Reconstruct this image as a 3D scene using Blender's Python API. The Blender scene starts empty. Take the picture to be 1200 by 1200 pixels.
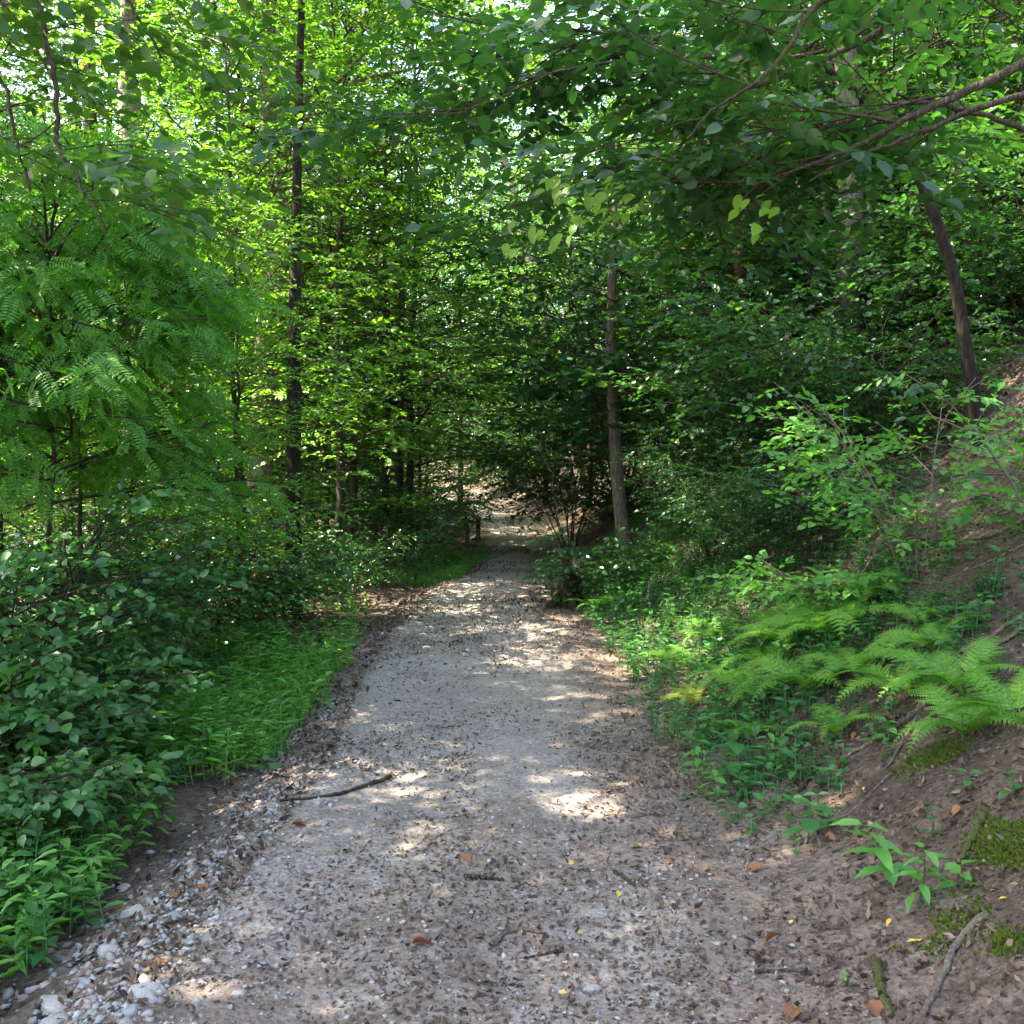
import bpy, math, random
import numpy as np
from mathutils import Vector, Matrix

SC = bpy.context.scene
R = math.radians

# ---------------------------------------------------------------- camera, sky, sun, exposure
CAM = np.array((0.0, 0.0, 1.65)); FOC = 1203.0; PITCH = math.atan(55.0 / FOC)
cd = bpy.data.cameras.new('camera'); cam = bpy.data.objects.new('camera', cd)
SC.collection.objects.link(cam); SC.camera = cam
cd.sensor_width = 36.0; cd.lens = 36.0 * FOC / 1200.0; cd.clip_start = 0.05; cd.clip_end = 2000.0
cam.location = CAM; cam.rotation_euler = (math.pi / 2 - PITCH, 0, 0)

SUN_EL, SUN_AZ = R(56), R(-84)          # azimuth from +Y (view direction), negative = to the left
sun_dir = Vector((math.sin(SUN_AZ) * math.cos(SUN_EL), math.cos(SUN_AZ) * math.cos(SUN_EL), math.sin(SUN_EL)))
W = bpy.data.worlds.new('World'); SC.world = W; W.use_nodes = True
wt = W.node_tree; wt.nodes.clear()
wo = wt.nodes.new('ShaderNodeOutputWorld'); wb = wt.nodes.new('ShaderNodeBackground'); ws = wt.nodes.new('ShaderNodeTexSky')
ws.sky_type = 'NISHITA'; ws.sun_disc = False; ws.sun_elevation = SUN_EL; ws.sun_rotation = SUN_AZ
ws.air_density = 1.0; ws.dust_density = 2.5; ws.ozone_density = 1.0
wb.inputs['Strength'].default_value = 0.105
wt.links.new(ws.outputs['Color'], wb.inputs['Color']); wt.links.new(wb.outputs['Background'], wo.inputs['Surface'])
sl = bpy.data.lights.new('sun', 'SUN'); sun = bpy.data.objects.new('sun', sl); SC.collection.objects.link(sun)
sl.energy = 5.0; sl.angle = R(0.53); sl.color = (1.0, 0.90, 0.76)
sun.rotation_euler = sun_dir.to_track_quat('Z', 'Y').to_euler(); sun.location = (-20, 15, 40)
SC.view_settings.view_transform = 'Standard'; SC.view_settings.look = 'None'
SC.view_settings.gamma = 1.0; SC.view_settings.use_curve_mapping = False
SC.view_settings.exposure = 3.6
SC.view_settings.use_white_balance = True; SC.view_settings.white_balance_temperature = 7050; SC.view_settings.white_balance_tint = 10   # camera set for open shade
SC.render.engine = 'CYCLES'
cy = SC.cycles
cy.max_bounces = 3; cy.diffuse_bounces = 3; cy.glossy_bounces = 1; cy.transmission_bounces = 4; cy.use_light_tree = False; cy.transparent_max_bounces = 2
cy.caustics_reflective = False; cy.caustics_refractive = False; cy.sample_clamp_indirect = 6.0
cy.use_denoising = True; cy.use_adaptive_sampling = True; cy.adaptive_threshold = 0.015

# ---------------------------------------------------------------- numpy helpers
def h2(xi, yi, seed):
    h = (xi.astype(np.int64) * 374761393 + yi.astype(np.int64) * 668265263 + seed * 1442695041) & 0xFFFFFFFF
    h = ((h ^ (h >> 13)) * 1274126177) & 0xFFFFFFFF
    return ((h ^ (h >> 16)) & 0xFFFFFF) / float(0xFFFFFF)
def vnoise(x, y, seed=0):
    x = np.asarray(x, float); y = np.asarray(y, float)
    xi = np.floor(x); yi = np.floor(y); fx = x - xi; fy = y - yi
    fx = fx * fx * (3 - 2 * fx); fy = fy * fy * (3 - 2 * fy)
    a = h2(xi, yi, seed); b = h2(xi + 1, yi, seed); c = h2(xi, yi + 1, seed); d = h2(xi + 1, yi + 1, seed)
    return (a * (1 - fx) + b * fx) * (1 - fy) + (c * (1 - fx) + d * fx) * fy - 0.5
def fbm(x, y, seed=0, oct=3):
    s = 0; a = 1.0; f = 1.0
    for o in range(oct):
        s = s + a * vnoise(x * f, y * f, seed + 17 * o); a *= 0.5; f *= 2.03
    return s
def norm(v):
    return v / np.maximum(np.linalg.norm(v, axis=-1, keepdims=True), 1e-9)
def frames(d, up):
    y = norm(d); x = norm(np.cross(y, up)); z = np.cross(x, y)
    return np.stack([x, y, z], axis=-1)
def smooth(a, b, x):
    t = np.clip((x - a) / (b - a), 0, 1); return t * t * (3 - 2 * t)

# ---------------------------------------------------------------- terrain
PY = np.array([-40, 0, 3, 5.6, 7.8, 10.2, 12.8, 15, 17.3, 20.9, 26.5, 33, 40, 46, 54, 70, 120, 400], float)
PL = np.array([-1.6, -1.3, -1.22, -1.12, -1.24, -1.30, -1.12, -.78, -0.55, -0.58, -0.75, -1.2, -1.75, -3.0, -6.5, -18, -60, -300], float)
PR = np.array([0.9, 0.9, 0.9, 0.82, 0.86, 0.74, 0.66, 0.7, 0.78, 0.86, 0.66, 0.2, -0.25, -1.1, -4.2, -15, -57, -297], float)
def path_l(y): return np.interp(y, PY, PL)
def path_r(y): return np.interp(y, PY, PR)
def softplus(t, k): return k * np.log1p(np.exp(np.clip(t / k, -40, 40)))
def H(x, y):
    x = np.asarray(x, float); y = np.asarray(y, float)
    t = x - path_r(y); u = path_l(y) - x
    near = softplus(t - 0.42 - 0.25 * vnoise(y * 0.45, y * 0 + 3.1, 5), 0.2)
    rise = 0.74 * np.minimum(near, 16) + 0.35 * np.clip(near - 16, 0, 50)
    z = rise * (1 + 0.10 * vnoise(x * 0.35, y * 0.35, 8))
    z = z + np.clip(rise, 0, 1) * (0.22 * fbm(x * 0.9, y * 0.9, 11, 3))
    z = z - 0.10 * smooth(0.0, 0.45, u) + 0.05 * smooth(0.5, 1.0, u) - 0.05 * np.clip(u - 0.8, 0, 40)
    z = z + smooth(0.1, 1.0, u) * 0.16 * fbm(x * 0.8, y * 0.8, 21, 3)
    z = z + 0.035 * fbm(x * 1.7, y * 1.1, 31, 3) + 0.012 * vnoise(x * 6, y * 6, 41)
    return z
def Hs(x, y): return float(H(np.array([x]), np.array([y]))[0])
def Hn(x, y):
    e = 0.06
    dx = (H(x + e, y) - H(x - e, y)) / (2 * e); dy = (H(x, y + e) - H(x, y - e)) / (2 * e)
    return norm(np.stack([-dx, -dy, np.ones_like(dx)], -1))
def path_lift(x, y):
    e = np.minimum(x - path_l(y), path_r(y) - x) + 0.30 * vnoise(x * 2.3, y * 1.6, 77) + 0.14 * vnoise(x * 7, y * 7, 78)
    c = (x - path_l(y)) / (path_r(y) - path_l(y))
    rut = -0.010 * (np.exp(-((c - 0.24) / 0.12) ** 2) + np.exp(-((c - 0.70) / 0.12) ** 2))
    return np.clip(0.006 + 0.10 * e, -0.06, 0.024) + rut * smooth(0.0, 0.3, e) \
        + smooth(-0.1, 0.3, e) * (0.012 * vnoise(x * 14, y * 14, 79) + 0.016 * vnoise(x * 5, y * 4, 80))
def S(x, y):                       # the surface one stands on: ground or path, whichever is higher
    return H(x, y) + np.maximum(path_lift(x, y), 0)
def Ss(x, y): return float(S(np.array([x]), np.array([y]))[0])
def at(px, py, D):                 # the point that the photograph's pixel shows if it lies D metres ahead
    r = (px - 600) / FOC; u = (600 - py) / FOC; c, s = math.cos(PITCH), math.sin(PITCH)
    d = np.array((r, c + u * s, -s + u * c)); return CAM + d * (D / d[1])
def hit(px, py):                   # where that pixel's ray meets the ground
    a, b = 1.0, 1.0
    while b < 120:
        p = at(px, py, b)
        if p[2] < Ss(p[0], p[1]): break
        a = b; b += 0.1
    for _ in range(18):
        m = (a + b) / 2; p = at(px, py, m)
        if p[2] < Ss(p[0], p[1]): b = m
        else: a = m
    return at(px, py, b)

# ---------------------------------------------------------------- mesh building
class MB:
    """collects vertices and faces (quads or triangles) for one mesh"""
    def __init__(s): s.v = []; s.f = {3: [], 4: []}; s.n = 0
    def add(s, V, F):
        V = np.asarray(V, float).reshape(-1, 3); s.v.append(V)
        for k, f in F.items():
            if len(f): s.f[k].append(np.asarray(f, np.int64).reshape(-1, k) + s.n)
        s.n += len(V)
    def inst(s, V, F, P, M, sc):     # many copies of a small template
        V = np.asarray(V, float); N = len(P)
        if N == 0: return
        sc = np.broadcast_to(np.asarray(sc, float), (N,)) if np.ndim(sc) < 2 else sc
        if np.ndim(sc) == 1: VV = np.einsum('nij,vj->nvi', M, V) * sc[:, None, None]
        else: VV = np.einsum('nij,nvj->nvi', M, V[None] * sc[:, None, :])
        VV = VV + P[:, None, :]
        off = (np.arange(N) * len(V))[:, None, None]
        s.add(VV.reshape(-1, 3), {k: (np.asarray(f)[None] + off).reshape(-1, k) for k, f in F.items() if len(f)})
    def mesh(s, name, mat=None, smooth_=False):
        V = np.concatenate(s.v) if s.v else np.zeros((0, 3))
        T = np.concatenate(s.f[3]) if s.f[3] else np.zeros((0, 3), np.int64)
        Q = np.concatenate(s.f[4]) if s.f[4] else np.zeros((0, 4), np.int64)
        me = bpy.data.meshes.new(name)
        me.vertices.add(len(V)); me.vertices.foreach_set('co', V.astype(np.float32).ravel())
        li = np.concatenate([T.ravel(), Q.ravel()]).astype(np.int32)
        me.loops.add(len(li)); me.loops.foreach_set('vertex_index', li)
        me.polygons.add(len(T) + len(Q))
        st = np.concatenate([np.arange(len(T)) * 3, len(T) * 3 + np.arange(len(Q)) * 4]).astype(np.int32)
        me.polygons.foreach_set('loop_start', st)
        me.update(calc_edges=True)
        if smooth_: me.polygons.foreach_set('use_smooth', np.ones(len(T) + len(Q), bool))
        if mat: me.materials.append(mat)
        return me
def link(name, data, parent=None, loc=None, mw=None):
    o = bpy.data.objects.new(name, data); SC.collection.objects.link(o)
    if parent is not None: o.parent = parent
    if loc is not None: o.location = loc
    if mw is not None: o.matrix_basis = mw
    return o
def tag(o, label=None, cat=None, group=None, kind=None):
    if label: o['label'] = label
    if cat: o['category'] = cat
    if group: o['group'] = group
    if kind: o['kind'] = kind
    return o
def thing(name, loc, label, cat, group=None, rz=0.0, sc=1.0):
    o = link(name, None, loc=loc); o.rotation_euler = (0, 0, rz); o.scale = (sc, sc, sc); o.empty_display_size = 0.2
    return tag(o, label, cat, group)
def mat4(M, P, s):
    m = Matrix.Identity(4)
    for i in range(3):
        for j in range(3): m[i][j] = float(M[i, j]) * s
        m[i][3] = float(P[i])
    return m

def tube(mb, pts, rad, sides=8, wob=0.0, rng=None, cap=True):
    pts = np.asarray(pts, float); n = len(pts); rad = np.broadcast_to(np.asarray(rad, float), (n,))
    tan = np.gradient(pts, axis=0); tan = norm(tan)
    ref = np.array((1.0, 0.13, 0.07)) if abs(tan[:, 2]).mean() > 0.6 else np.array((0.05, 0.1, 1.0))
    x = norm(np.cross(tan, ref)); y = np.cross(tan, x)
    a = np.linspace(0, 2 * np.pi, sides, endpoint=False)
    rr = rad[:, None] * np.ones((n, sides))
    if wob and rng is not None:
        rr = rr * (1 + wob * (rng.random((1, sides)) - 0.5) + 0.6 * wob * (rng.random((n, sides)) - 0.5))
    V = pts[:, None, :] + rr[..., None] * (np.cos(a)[None, :, None] * x[:, None, :] + np.sin(a)[None, :, None] * y[:, None, :])
    i = np.arange(n - 1)[:, None] * sides; j = np.arange(sides)[None]; k = (j + 1) % sides
    Q = np.stack([i + j, i + k, i + sides + k, i + sides + j], -1).reshape(-1, 4)
    V = V.reshape(-1, 3); T = []
    if cap:
        V = np.concatenate([V, pts[-1:] + tan[-1:] * rad[-1] * 0.5]); c = len(V) - 1; b = (n - 1) * sides
        T = [(b + q, b + (q + 1) % sides, c) for q in range(sides)]
    mb.add(V, {4: Q, 3: T})
def curve(ctrl, n):                # Catmull-Rom through control points
    c = np.asarray(ctrl, float); c = np.concatenate([[2 * c[0] - c[1]], c, [2 * c[-1] - c[-2]]]); m = len(c) - 3
    t = np.linspace(0, m - 1e-6, n); i = t.astype(int); f = (t - i)[:, None]
    p0, p1, p2, p3 = c[i], c[i + 1], c[i + 2], c[i + 3]
    return 0.5 * (2 * p1 + (p2 - p0) * f + (2 * p0 - 5 * p1 + 4 * p2 - p3) * f ** 2 + (3 * p1 - p0 - 3 * p2 + p3) * f ** 3)

# leaf templates: unit length along +Y, upper side +Z
def leaf_far(w=0.6):
    return np.array([(0, 0.04, 0), (-w / 2, 0.5, 0.07), (0, 1, -0.05), (w / 2, 0.5, 0.07)]), {4: [], 3: [(0, 2, 1), (0, 3, 2)]}
def leaf_mid(w=0.6):
    V = np.array([(0, 0.02, 0), (-w * .46, 0.32, 0.07), (-w * .40, 0.68, 0.05), (0, 1, -0.08), (w * .40, 0.68, 0.05), (w * .46, 0.32, 0.07)])
    return V, {4: [(0, 3, 2, 1), (0, 5, 4, 3)], 3: []}
def leaf_near(w=0.6, tip=0.0, droop=0.14, fold=0.09):
    ys = np.array([0.0, 0.12, 0.24, 0.42, 0.62, 0.80, 0.92, 1.0])
    ws = np.array([0.0, 0.012, 0.34, 0.50, 0.46, 0.28, 0.10 - tip, 0.0]) * w
    z = -droop * (ys ** 2)
    V = [(0, ys[0], 0)]
    V += [(0, ys[i], z[i]) for i in range(1, 8)]
    lo = len(V); V += [(-ws[i], ys[i] - 0.02, z[i] + fold * ws[i] / w * 2 + (0.02 if i % 2 else -0.012)) for i in range(1, 7)]
    ro = len(V); V += [(ws[i], ys[i] - 0.02, z[i] + fold * ws[i] / w * 2 + (-0.012 if i % 2 else 0.02)) for i in range(1, 7)]
    Q = []; T = [(0, 1, lo), (0, ro, 1)]
    for i in range(5):
        Q.append((lo + i, i + 1, i + 2, lo + i + 1)); Q.append((i + 1, ro + i, ro + i + 1, i + 2))
    T += [(lo + 5, 6, 7), (6, ro + 5, 7)]
    return np.array(V), {4: Q, 3: T}
def leaf_pinnate(pairs=8, w=0.42):
    mb = MB(); V, F = leaf_mid(w)
    P = []; D = []
    for i in range(pairs):
        y = 0.14 + 0.78 * i / (pairs - 1)
        for s in (-1, 1):
            P.append((0, y, -0.12 * y * y)); D.append((s * 0.95, 0.35, 0.0))
    P.append((0, 0.93, -0.11)); D.append((0, 1, -0.1))
    P = np.array(P); D = np.array(D); up = np.tile((0., 0., 1.), (len(P), 1))
    mb.inst(V, F, P, frames(D, up), 0.2)
    mb.add([(-.006, 0, 0), (.006, 0, 0), (.006, .5, -.03), (-.006, .5, -.03), (.004, .95, -.11), (-.004, .95, -.11)], {4: [(0, 1, 2, 3), (3, 2, 4, 5)], 3: []})
    V = np.concatenate(mb.v); return V, {k: np.concatenate(f) for k, f in mb.f.items() if f}

# ---------------------------------------------------------------- materials
def new_mat(name):
    m = bpy.data.materials.new(name); m.use_nodes = True; nt = m.node_tree; nt.nodes.clear()
    o = nt.nodes.new('ShaderNodeOutputMaterial'); return m, nt, o
def N(nt, t, **kw):
    n = nt.nodes.new(t)
    for k, v in kw.items(): setattr(n, k, v)
    return n
def ramp(nt, src, stops, interp='LINEAR'):
    r = N(nt, 'ShaderNodeValToRGB'); r.color_ramp.interpolation = interp
    e = r.color_ramp.elements
    while len(e) < len(stops): e.new(0.5)
    for q, (p, c) in zip(e, stops): q.position = p; q.color = (*c, 1)
    nt.links.new(src, r.inputs['Fac']); return r
def noise_tex(nt, scale, detail=4, rough=0.6, vec=None, dist=0.0):
    n = N(nt, 'ShaderNodeTexNoise'); n.inputs['Scale'].default_value = scale; n.inputs['Detail'].default_value = detail
    n.inputs['Roughness'].default_value = rough; n.inputs['Distortion'].default_value = dist
    if vec is not None: nt.links.new(vec, n.inputs['Vector'])
    return n
def leaf_mat(name, stops, trans, tw=0.42, rough=0.42, spec=0.45):
    m, nt, o = new_mat(name)
    g = N(nt, 'ShaderNodeNewGeometry'); oi = N(nt, 'ShaderNodeObjectInfo')
    ad = N(nt, 'ShaderNodeMath', operation='MULTIPLY_ADD'); ad.inputs[1].default_value = 0.35
    sc_ = N(nt, 'ShaderNodeMath', operation='MULTIPLY'); sc_.inputs[1].default_value = 0.65
    nt.links.new(g.outputs['Random Per Island'], sc_.inputs[0])
    nt.links.new(oi.outputs['Random'], ad.inputs[0]); nt.links.new(sc_.outputs[0], ad.inputs[2])
    rp = ramp(nt, ad.outputs[0], stops)
    p = N(nt, 'ShaderNodeBsdfPrincipled'); p.inputs['Roughness'].default_value = rough; p.inputs['Specular IOR Level'].default_value = spec
    nt.links.new(rp.outputs[0], p.inputs['Base Color'])
    tl = N(nt, 'ShaderNodeBsdfTranslucent')
    mx = N(nt, 'ShaderNodeMix', data_type='RGBA', blend_type='MULTIPLY'); mx.inputs[0].default_value = 1.0
    nt.links.new(rp.outputs[0], mx.inputs[6]); mx.inputs[7].default_value = (*trans, 1)
    nt.links.new(mx.outputs[2], tl.inputs['Color'])
    ms = N(nt, 'ShaderNodeMixShader'); ms.inputs[0].default_value = tw
    nt.links.new(p.outputs[0], ms.inputs[1]); nt.links.new(tl.outputs[0], ms.inputs[2]); nt.links.new(ms.outputs[0], o.inputs['Surface'])
    return m
TR = (1.6, 1.75, 0.6)
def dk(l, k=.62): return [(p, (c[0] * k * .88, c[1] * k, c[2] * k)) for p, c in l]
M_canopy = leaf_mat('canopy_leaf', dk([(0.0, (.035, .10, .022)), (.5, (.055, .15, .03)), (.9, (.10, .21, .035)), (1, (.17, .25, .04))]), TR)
M_sunny = leaf_mat('sunlit_leaf', dk([(0.0, (.06, .15, .02)), (.5, (.095, .21, .03)), (.9, (.15, .28, .04)), (1, (.24, .32, .06))], .9), TR)  # sunlight put into the leaf colour, brighter and yellower than the canopy leaf
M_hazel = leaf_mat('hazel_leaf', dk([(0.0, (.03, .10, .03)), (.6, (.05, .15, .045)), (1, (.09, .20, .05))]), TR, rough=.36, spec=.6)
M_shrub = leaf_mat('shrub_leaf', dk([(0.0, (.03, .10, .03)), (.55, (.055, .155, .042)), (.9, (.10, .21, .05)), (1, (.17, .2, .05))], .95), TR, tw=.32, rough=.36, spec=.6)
M_robinia = leaf_mat('robinia_leaflet', dk([(0.0, (.06, .18, .02)), (.6, (.085, .25, .03)), (1, (.13, .30, .035))], .9), TR, rough=.5)
M_herb = leaf_mat('herb_leaf', [(0.0, (.06, .20, .04)), (.6, (.10, .29, .06)), (.93, (.17, .37, .07)), (1, (.30, .30, .08))], TR, rough=.45)
M_fern = leaf_mat('fern_leaf', [(0.0, (.07, .20, .03)), (.4, (.11, .28, .04)), (.8, (.17, .36, .05)), (1, (.28, .38, .06))], TR, rough=.55, spec=.3)
M_yfern = leaf_mat('yellowed_fern_leaf', [(0.0, (.22, .33, .05)), (1, (.36, .42, .08))], (1.5, 1.3, .6), rough=.55, spec=.3)
M_ivy = leaf_mat('creeper_leaf', dk([(0.0, (.03, .11, .03)), (.6, (.05, .17, .04)), (1, (.10, .24, .06))], .9), TR, tw=.3, rough=.4)
M_lime = leaf_mat('lime_green_leaf', [(0.0, (.09, .23, .02)), (1, (.18, .33, .03))], TR, tw=.5)
M_grass = leaf_mat('grass_blade', dk([(0.0, (.025, .08, .025)), (1, (.06, .15, .05))]), TR, tw=.3, rough=.4)
M_dry = leaf_mat('dry_leaf', [(0.0, (.035, .024, .018)), (.4, (.085, .06, .044)), (.7, (.17, .12, .088)), (.93, (.29, .225, .17)), (1, (.33, .15, .07))], (1.1, .9, .7), tw=.15, rough=.7, spec=.25)
M_rust = leaf_mat('rusty_leaf', [(0.0, (.15, .06, .03)), (.7, (.23, .105, .05)), (1, (.34, .19, .08))], (1.2, .9, .6), tw=.2, rough=.6, spec=.3)
M_yellow = leaf_mat('yellow_leaf', [(0.0, (.5, .28, .03)), (1, (.6, .45, .08))], (1.2, .9, .6), tw=.2, rough=.6, spec=.3)

def bark_mat(name, c0, c1, c2, scale=1.0, moss=0.0, bump=1.0):
    m, nt, o = new_mat(name)
    tc = N(nt, 'ShaderNodeTexCoord'); mp = N(nt, 'ShaderNodeMapping'); nt.links.new(tc.outputs['Object'], mp.inputs['Vector'])
    mp.inputs['Scale'].default_value = (9 * scale, 9 * scale, 1.6 * scale)
    n1 = noise_tex(nt, 5, 6, .65, mp.outputs[0], .5); n2 = noise_tex(nt, 2.2, 3, .6, tc.outputs['Object'])
    rp = ramp(nt, n1.outputs['Fac'], [(.3, c0), (.52, c1), (.72, c2)])
    mx = N(nt, 'ShaderNodeMix', data_type='RGBA', blend_type='MIX')
    r2 = ramp(nt, n2.outputs['Fac'], [(.52, (0, 0, 0)), (.68, (moss, moss, moss))])
    nt.links.new(r2.outputs[0], mx.inputs[0]); nt.links.new(rp.outputs[0], mx.inputs[6]); mx.inputs[7].default_value = (.06, .085, .02, 1)
    p = N(nt, 'ShaderNodeBsdfPrincipled'); p.inputs['Roughness'].default_value = .95; p.inputs['Specular IOR Level'].default_value = .1
    b = N(nt, 'ShaderNodeBump'); b.inputs['Strength'].default_value = bump; b.inputs['Distance'].default_value = .02
    nt.links.new(n1.outputs['Fac'], b.inputs['Height']); nt.links.new(b.outputs[0], p.inputs['Normal'])
    nt.links.new(mx.outputs[2], p.inputs['Base Color']); nt.links.new(p.outputs[0], o.inputs['Surface']); return m
B_grey = bark_mat('grey_brown_bark', (.05, .04, .032), (.15, .12, .095), (.26, .215, .17))
B_pale = bark_mat('pale_grey_bark', (.10, .085, .07), (.22, .19, .16), (.33, .29, .25))
B_dark = bark_mat('dark_bark', (.018, .015, .012), (.05, .04, .032), (.10, .08, .06), moss=.4)
B_black = bark_mat('shaded_bark', (.008, .007, .006), (.022, .019, .016), (.05, .042, .034), moss=.3)  # shade put into the colour: near-black copy of the dark bark
B_red = bark_mat('reddish_bark', (.07, .03, .018), (.17, .07, .04), (.27, .13, .08))
B_twig = bark_mat('twig_bark', (.08, .065, .05), (.17, .14, .11), (.28, .24, .2), 2.0)
B_limb = bark_mat('limb_bark', (.022, .019, .014), (.06, .052, .038), (.15, .135, .105), 2.0, .6)
B_stick = bark_mat('dead_wood', (.09, .07, .056), (.17, .14, .115), (.29, .25, .21), 2.5)
B_moss = bark_mat('mossy_wood', (.05, .055, .02), (.10, .10, .04), (.19, .17, .11), 2.0, .9)
B_root = bark_mat('root_bark', (.10, .075, .055), (.20, .155, .12), (.31, .26, .21), 2.5)
B_stump = bark_mat('rotten_wood', (.012, .010, .008), (.04, .03, .022), (.10, .075, .05), 1.0, .3, 1.0)
B_post = bark_mat('post_wood', (.05, .035, .025), (.11, .075, .055), (.19, .13, .10), 1.5)
B_stem = bark_mat('green_stem', (.05, .07, .025), (.09, .11, .04), (.15, .15, .07), 2.5)

def earth_mat(name, stops, s1, s2, bump, dist=.02, white=None, other=None):
    m, nt, o = new_mat(name)
    tc = N(nt, 'ShaderNodeTexCoord'); v = tc.outputs['Object']
    n1 = noise_tex(nt, s1, 8, .7, v, .3); n2 = noise_tex(nt, s2, 5, .7, v)
    ad = N(nt, 'ShaderNodeMix', data_type='FLOAT'); ad.inputs[0].default_value = .55
    nt.links.new(n1.outputs['Fac'], ad.inputs[2]); nt.links.new(n2.outputs['Fac'], ad.inputs[3])
    rp = ramp(nt, ad.outputs[0], stops); col = rp.outputs[0]
    vo = N(nt, 'ShaderNodeTexVoronoi'); vo.inputs['Scale'].default_value = s2 * 1.1; nt.links.new(v, vo.inputs['Vector'])
    hs = N(nt, 'ShaderNodeMath', operation='SUBTRACT'); nt.links.new(n2.outputs['Fac'], hs.inputs[0]); nt.links.new(vo.outputs['Distance'], hs.inputs[1])
    if white:
        vr = N(nt, 'ShaderNodeTexVoronoi'); vr.inputs['Scale'].default_value = 55; nt.links.new(v, vr.inputs['Vector'])
        rr = ramp(nt, vr.outputs['Color'], [(.0, (0, 0, 0)), (.62, (0, 0, 0)), (.75, (.35, .35, .35))], 'LINEAR')
        mx = N(nt, 'ShaderNodeMix', data_type='RGBA'); nt.links.new(rr.outputs[0], mx.inputs[0]); nt.links.new(col, mx.inputs[6])
        mx.inputs[7].default_value = (*white, 1); col = mx.outputs[2]
    if other:                      # bare trodden soil fading in and out along the track's margin
        at_ = N(nt, 'ShaderNodeAttribute', attribute_name='margin'); n3 = noise_tex(nt, 7, 5, .7, v)
        sm = N(nt, 'ShaderNodeMath', operation='ADD'); nt.links.new(at_.outputs['Fac'], sm.inputs[0]); nt.links.new(n3.outputs['Fac'], sm.inputs[1])
        r3 = ramp(nt, sm.outputs[0], [(.72, (0, 0, 0)), (1.0, (1, 1, 1))]); r4 = ramp(nt, ad.outputs[0], other)
        m3 = N(nt, 'ShaderNodeMix', data_type='RGBA'); nt.links.new(r3.outputs[0], m3.inputs[0]); nt.links.new(col, m3.inputs[6]); nt.links.new(r4.outputs[0], m3.inputs[7]); col = m3.outputs[2]
    p = N(nt, 'ShaderNodeBsdfPrincipled'); p.inputs['Roughness'].default_value = .92; p.inputs['Specular IOR Level'].default_value = .2
    b = N(nt, 'ShaderNodeBump'); b.inputs['Strength'].default_value = bump; b.inputs['Distance'].default_value = dist
    nt.links.new(hs.outputs[0], b.inputs['Height']); nt.links.new(b.outputs[0], p.inputs['Normal'])
    nt.links.new(col, p.inputs['Base Color']); nt.links.new(p.outputs[0], o.inputs['Surface']); return m
SOIL = [(.30, (.085, .065, .052)), (.46, (.155, .122, .10)), (.56, (.21, .17, .14)), (.72, (.29, .245, .205))]
M_ground = earth_mat('forest_floor', [(.30, (.026, .018, .013)), (.45, (.062, .044, .032)), (.56, (.11, .082, .062)), (.72, (.19, .15, .115))], 3.0, 38, .8, other=SOIL)
M_path = earth_mat('gravel_path', [(.30, (.13, .112, .098)), (.44, (.22, .19, .165)), (.56, (.305, .268, .235)), (.72, (.415, .378, .34))], 1.6, 45, .7, .012, (.42, .41, .39), other=SOIL)

def stone_mat():
    m, nt, o = new_mat('limestone')
    oi = N(nt, 'ShaderNodeObjectInfo'); g = N(nt, 'ShaderNodeNewGeometry'); tc = N(nt, 'ShaderNodeTexCoord')
    ad = N(nt, 'ShaderNodeMath', operation='ADD'); nt.links.new(oi.outputs['Random'], ad.inputs[0]); nt.links.new(g.outputs['Random Per Island'], ad.inputs[1])
    fr = N(nt, 'ShaderNodeMath', operation='FRACT'); nt.links.new(ad.outputs[0], fr.inputs[0])
    rp = ramp(nt, fr.outputs[0], [(0, (.27, .26, .24)), (.25, (.37, .36, .34)), (.45, (.29, .31, .32)), (.62, (.25, .20, .15)), (.78, (.46, .45, .43)), (.9, (.32, .22, .175)), (1, (.19, .18, .165))])
    n = noise_tex(nt, 25, 6, .7, tc.outputs['Object']); r2 = ramp(nt, n.outputs['Fac'], [(.3, (.6, .57, .53)), (.6, (1, 1, 1))])
    mx = N(nt, 'ShaderNodeMix', data_type='RGBA', blend_type='MULTIPLY'); mx.inputs[0].default_value = 1
    nt.links.new(rp.outputs[0], mx.inputs[6]); nt.links.new(r2.outputs[0], mx.inputs[7])
    p = N(nt, 'ShaderNodeBsdfPrincipled'); p.inputs['Roughness'].default_value = .8; p.inputs['Specular IOR Level'].default_value = .3
    b = N(nt, 'ShaderNodeBump'); b.inputs['Strength'].default_value = .5; b.inputs['Distance'].default_value = .01
    nt.links.new(n.outputs['Fac'], b.inputs['Height']); nt.links.new(b.outputs[0], p.inputs['Normal'])
    nt.links.new(mx.outputs[2], p.inputs['Base Color']); nt.links.new(p.outputs[0], o.inputs['Surface']); return m
M_stone = stone_mat()
M_moss = leaf_mat('moss_tuft', [(0, (.05, .08, .012)), (.6, (.09, .13, .02)), (1, (.15, .19, .03))], (1.3, 1.2, .6), tw=.2, rough=.8, spec=.15)

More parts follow.
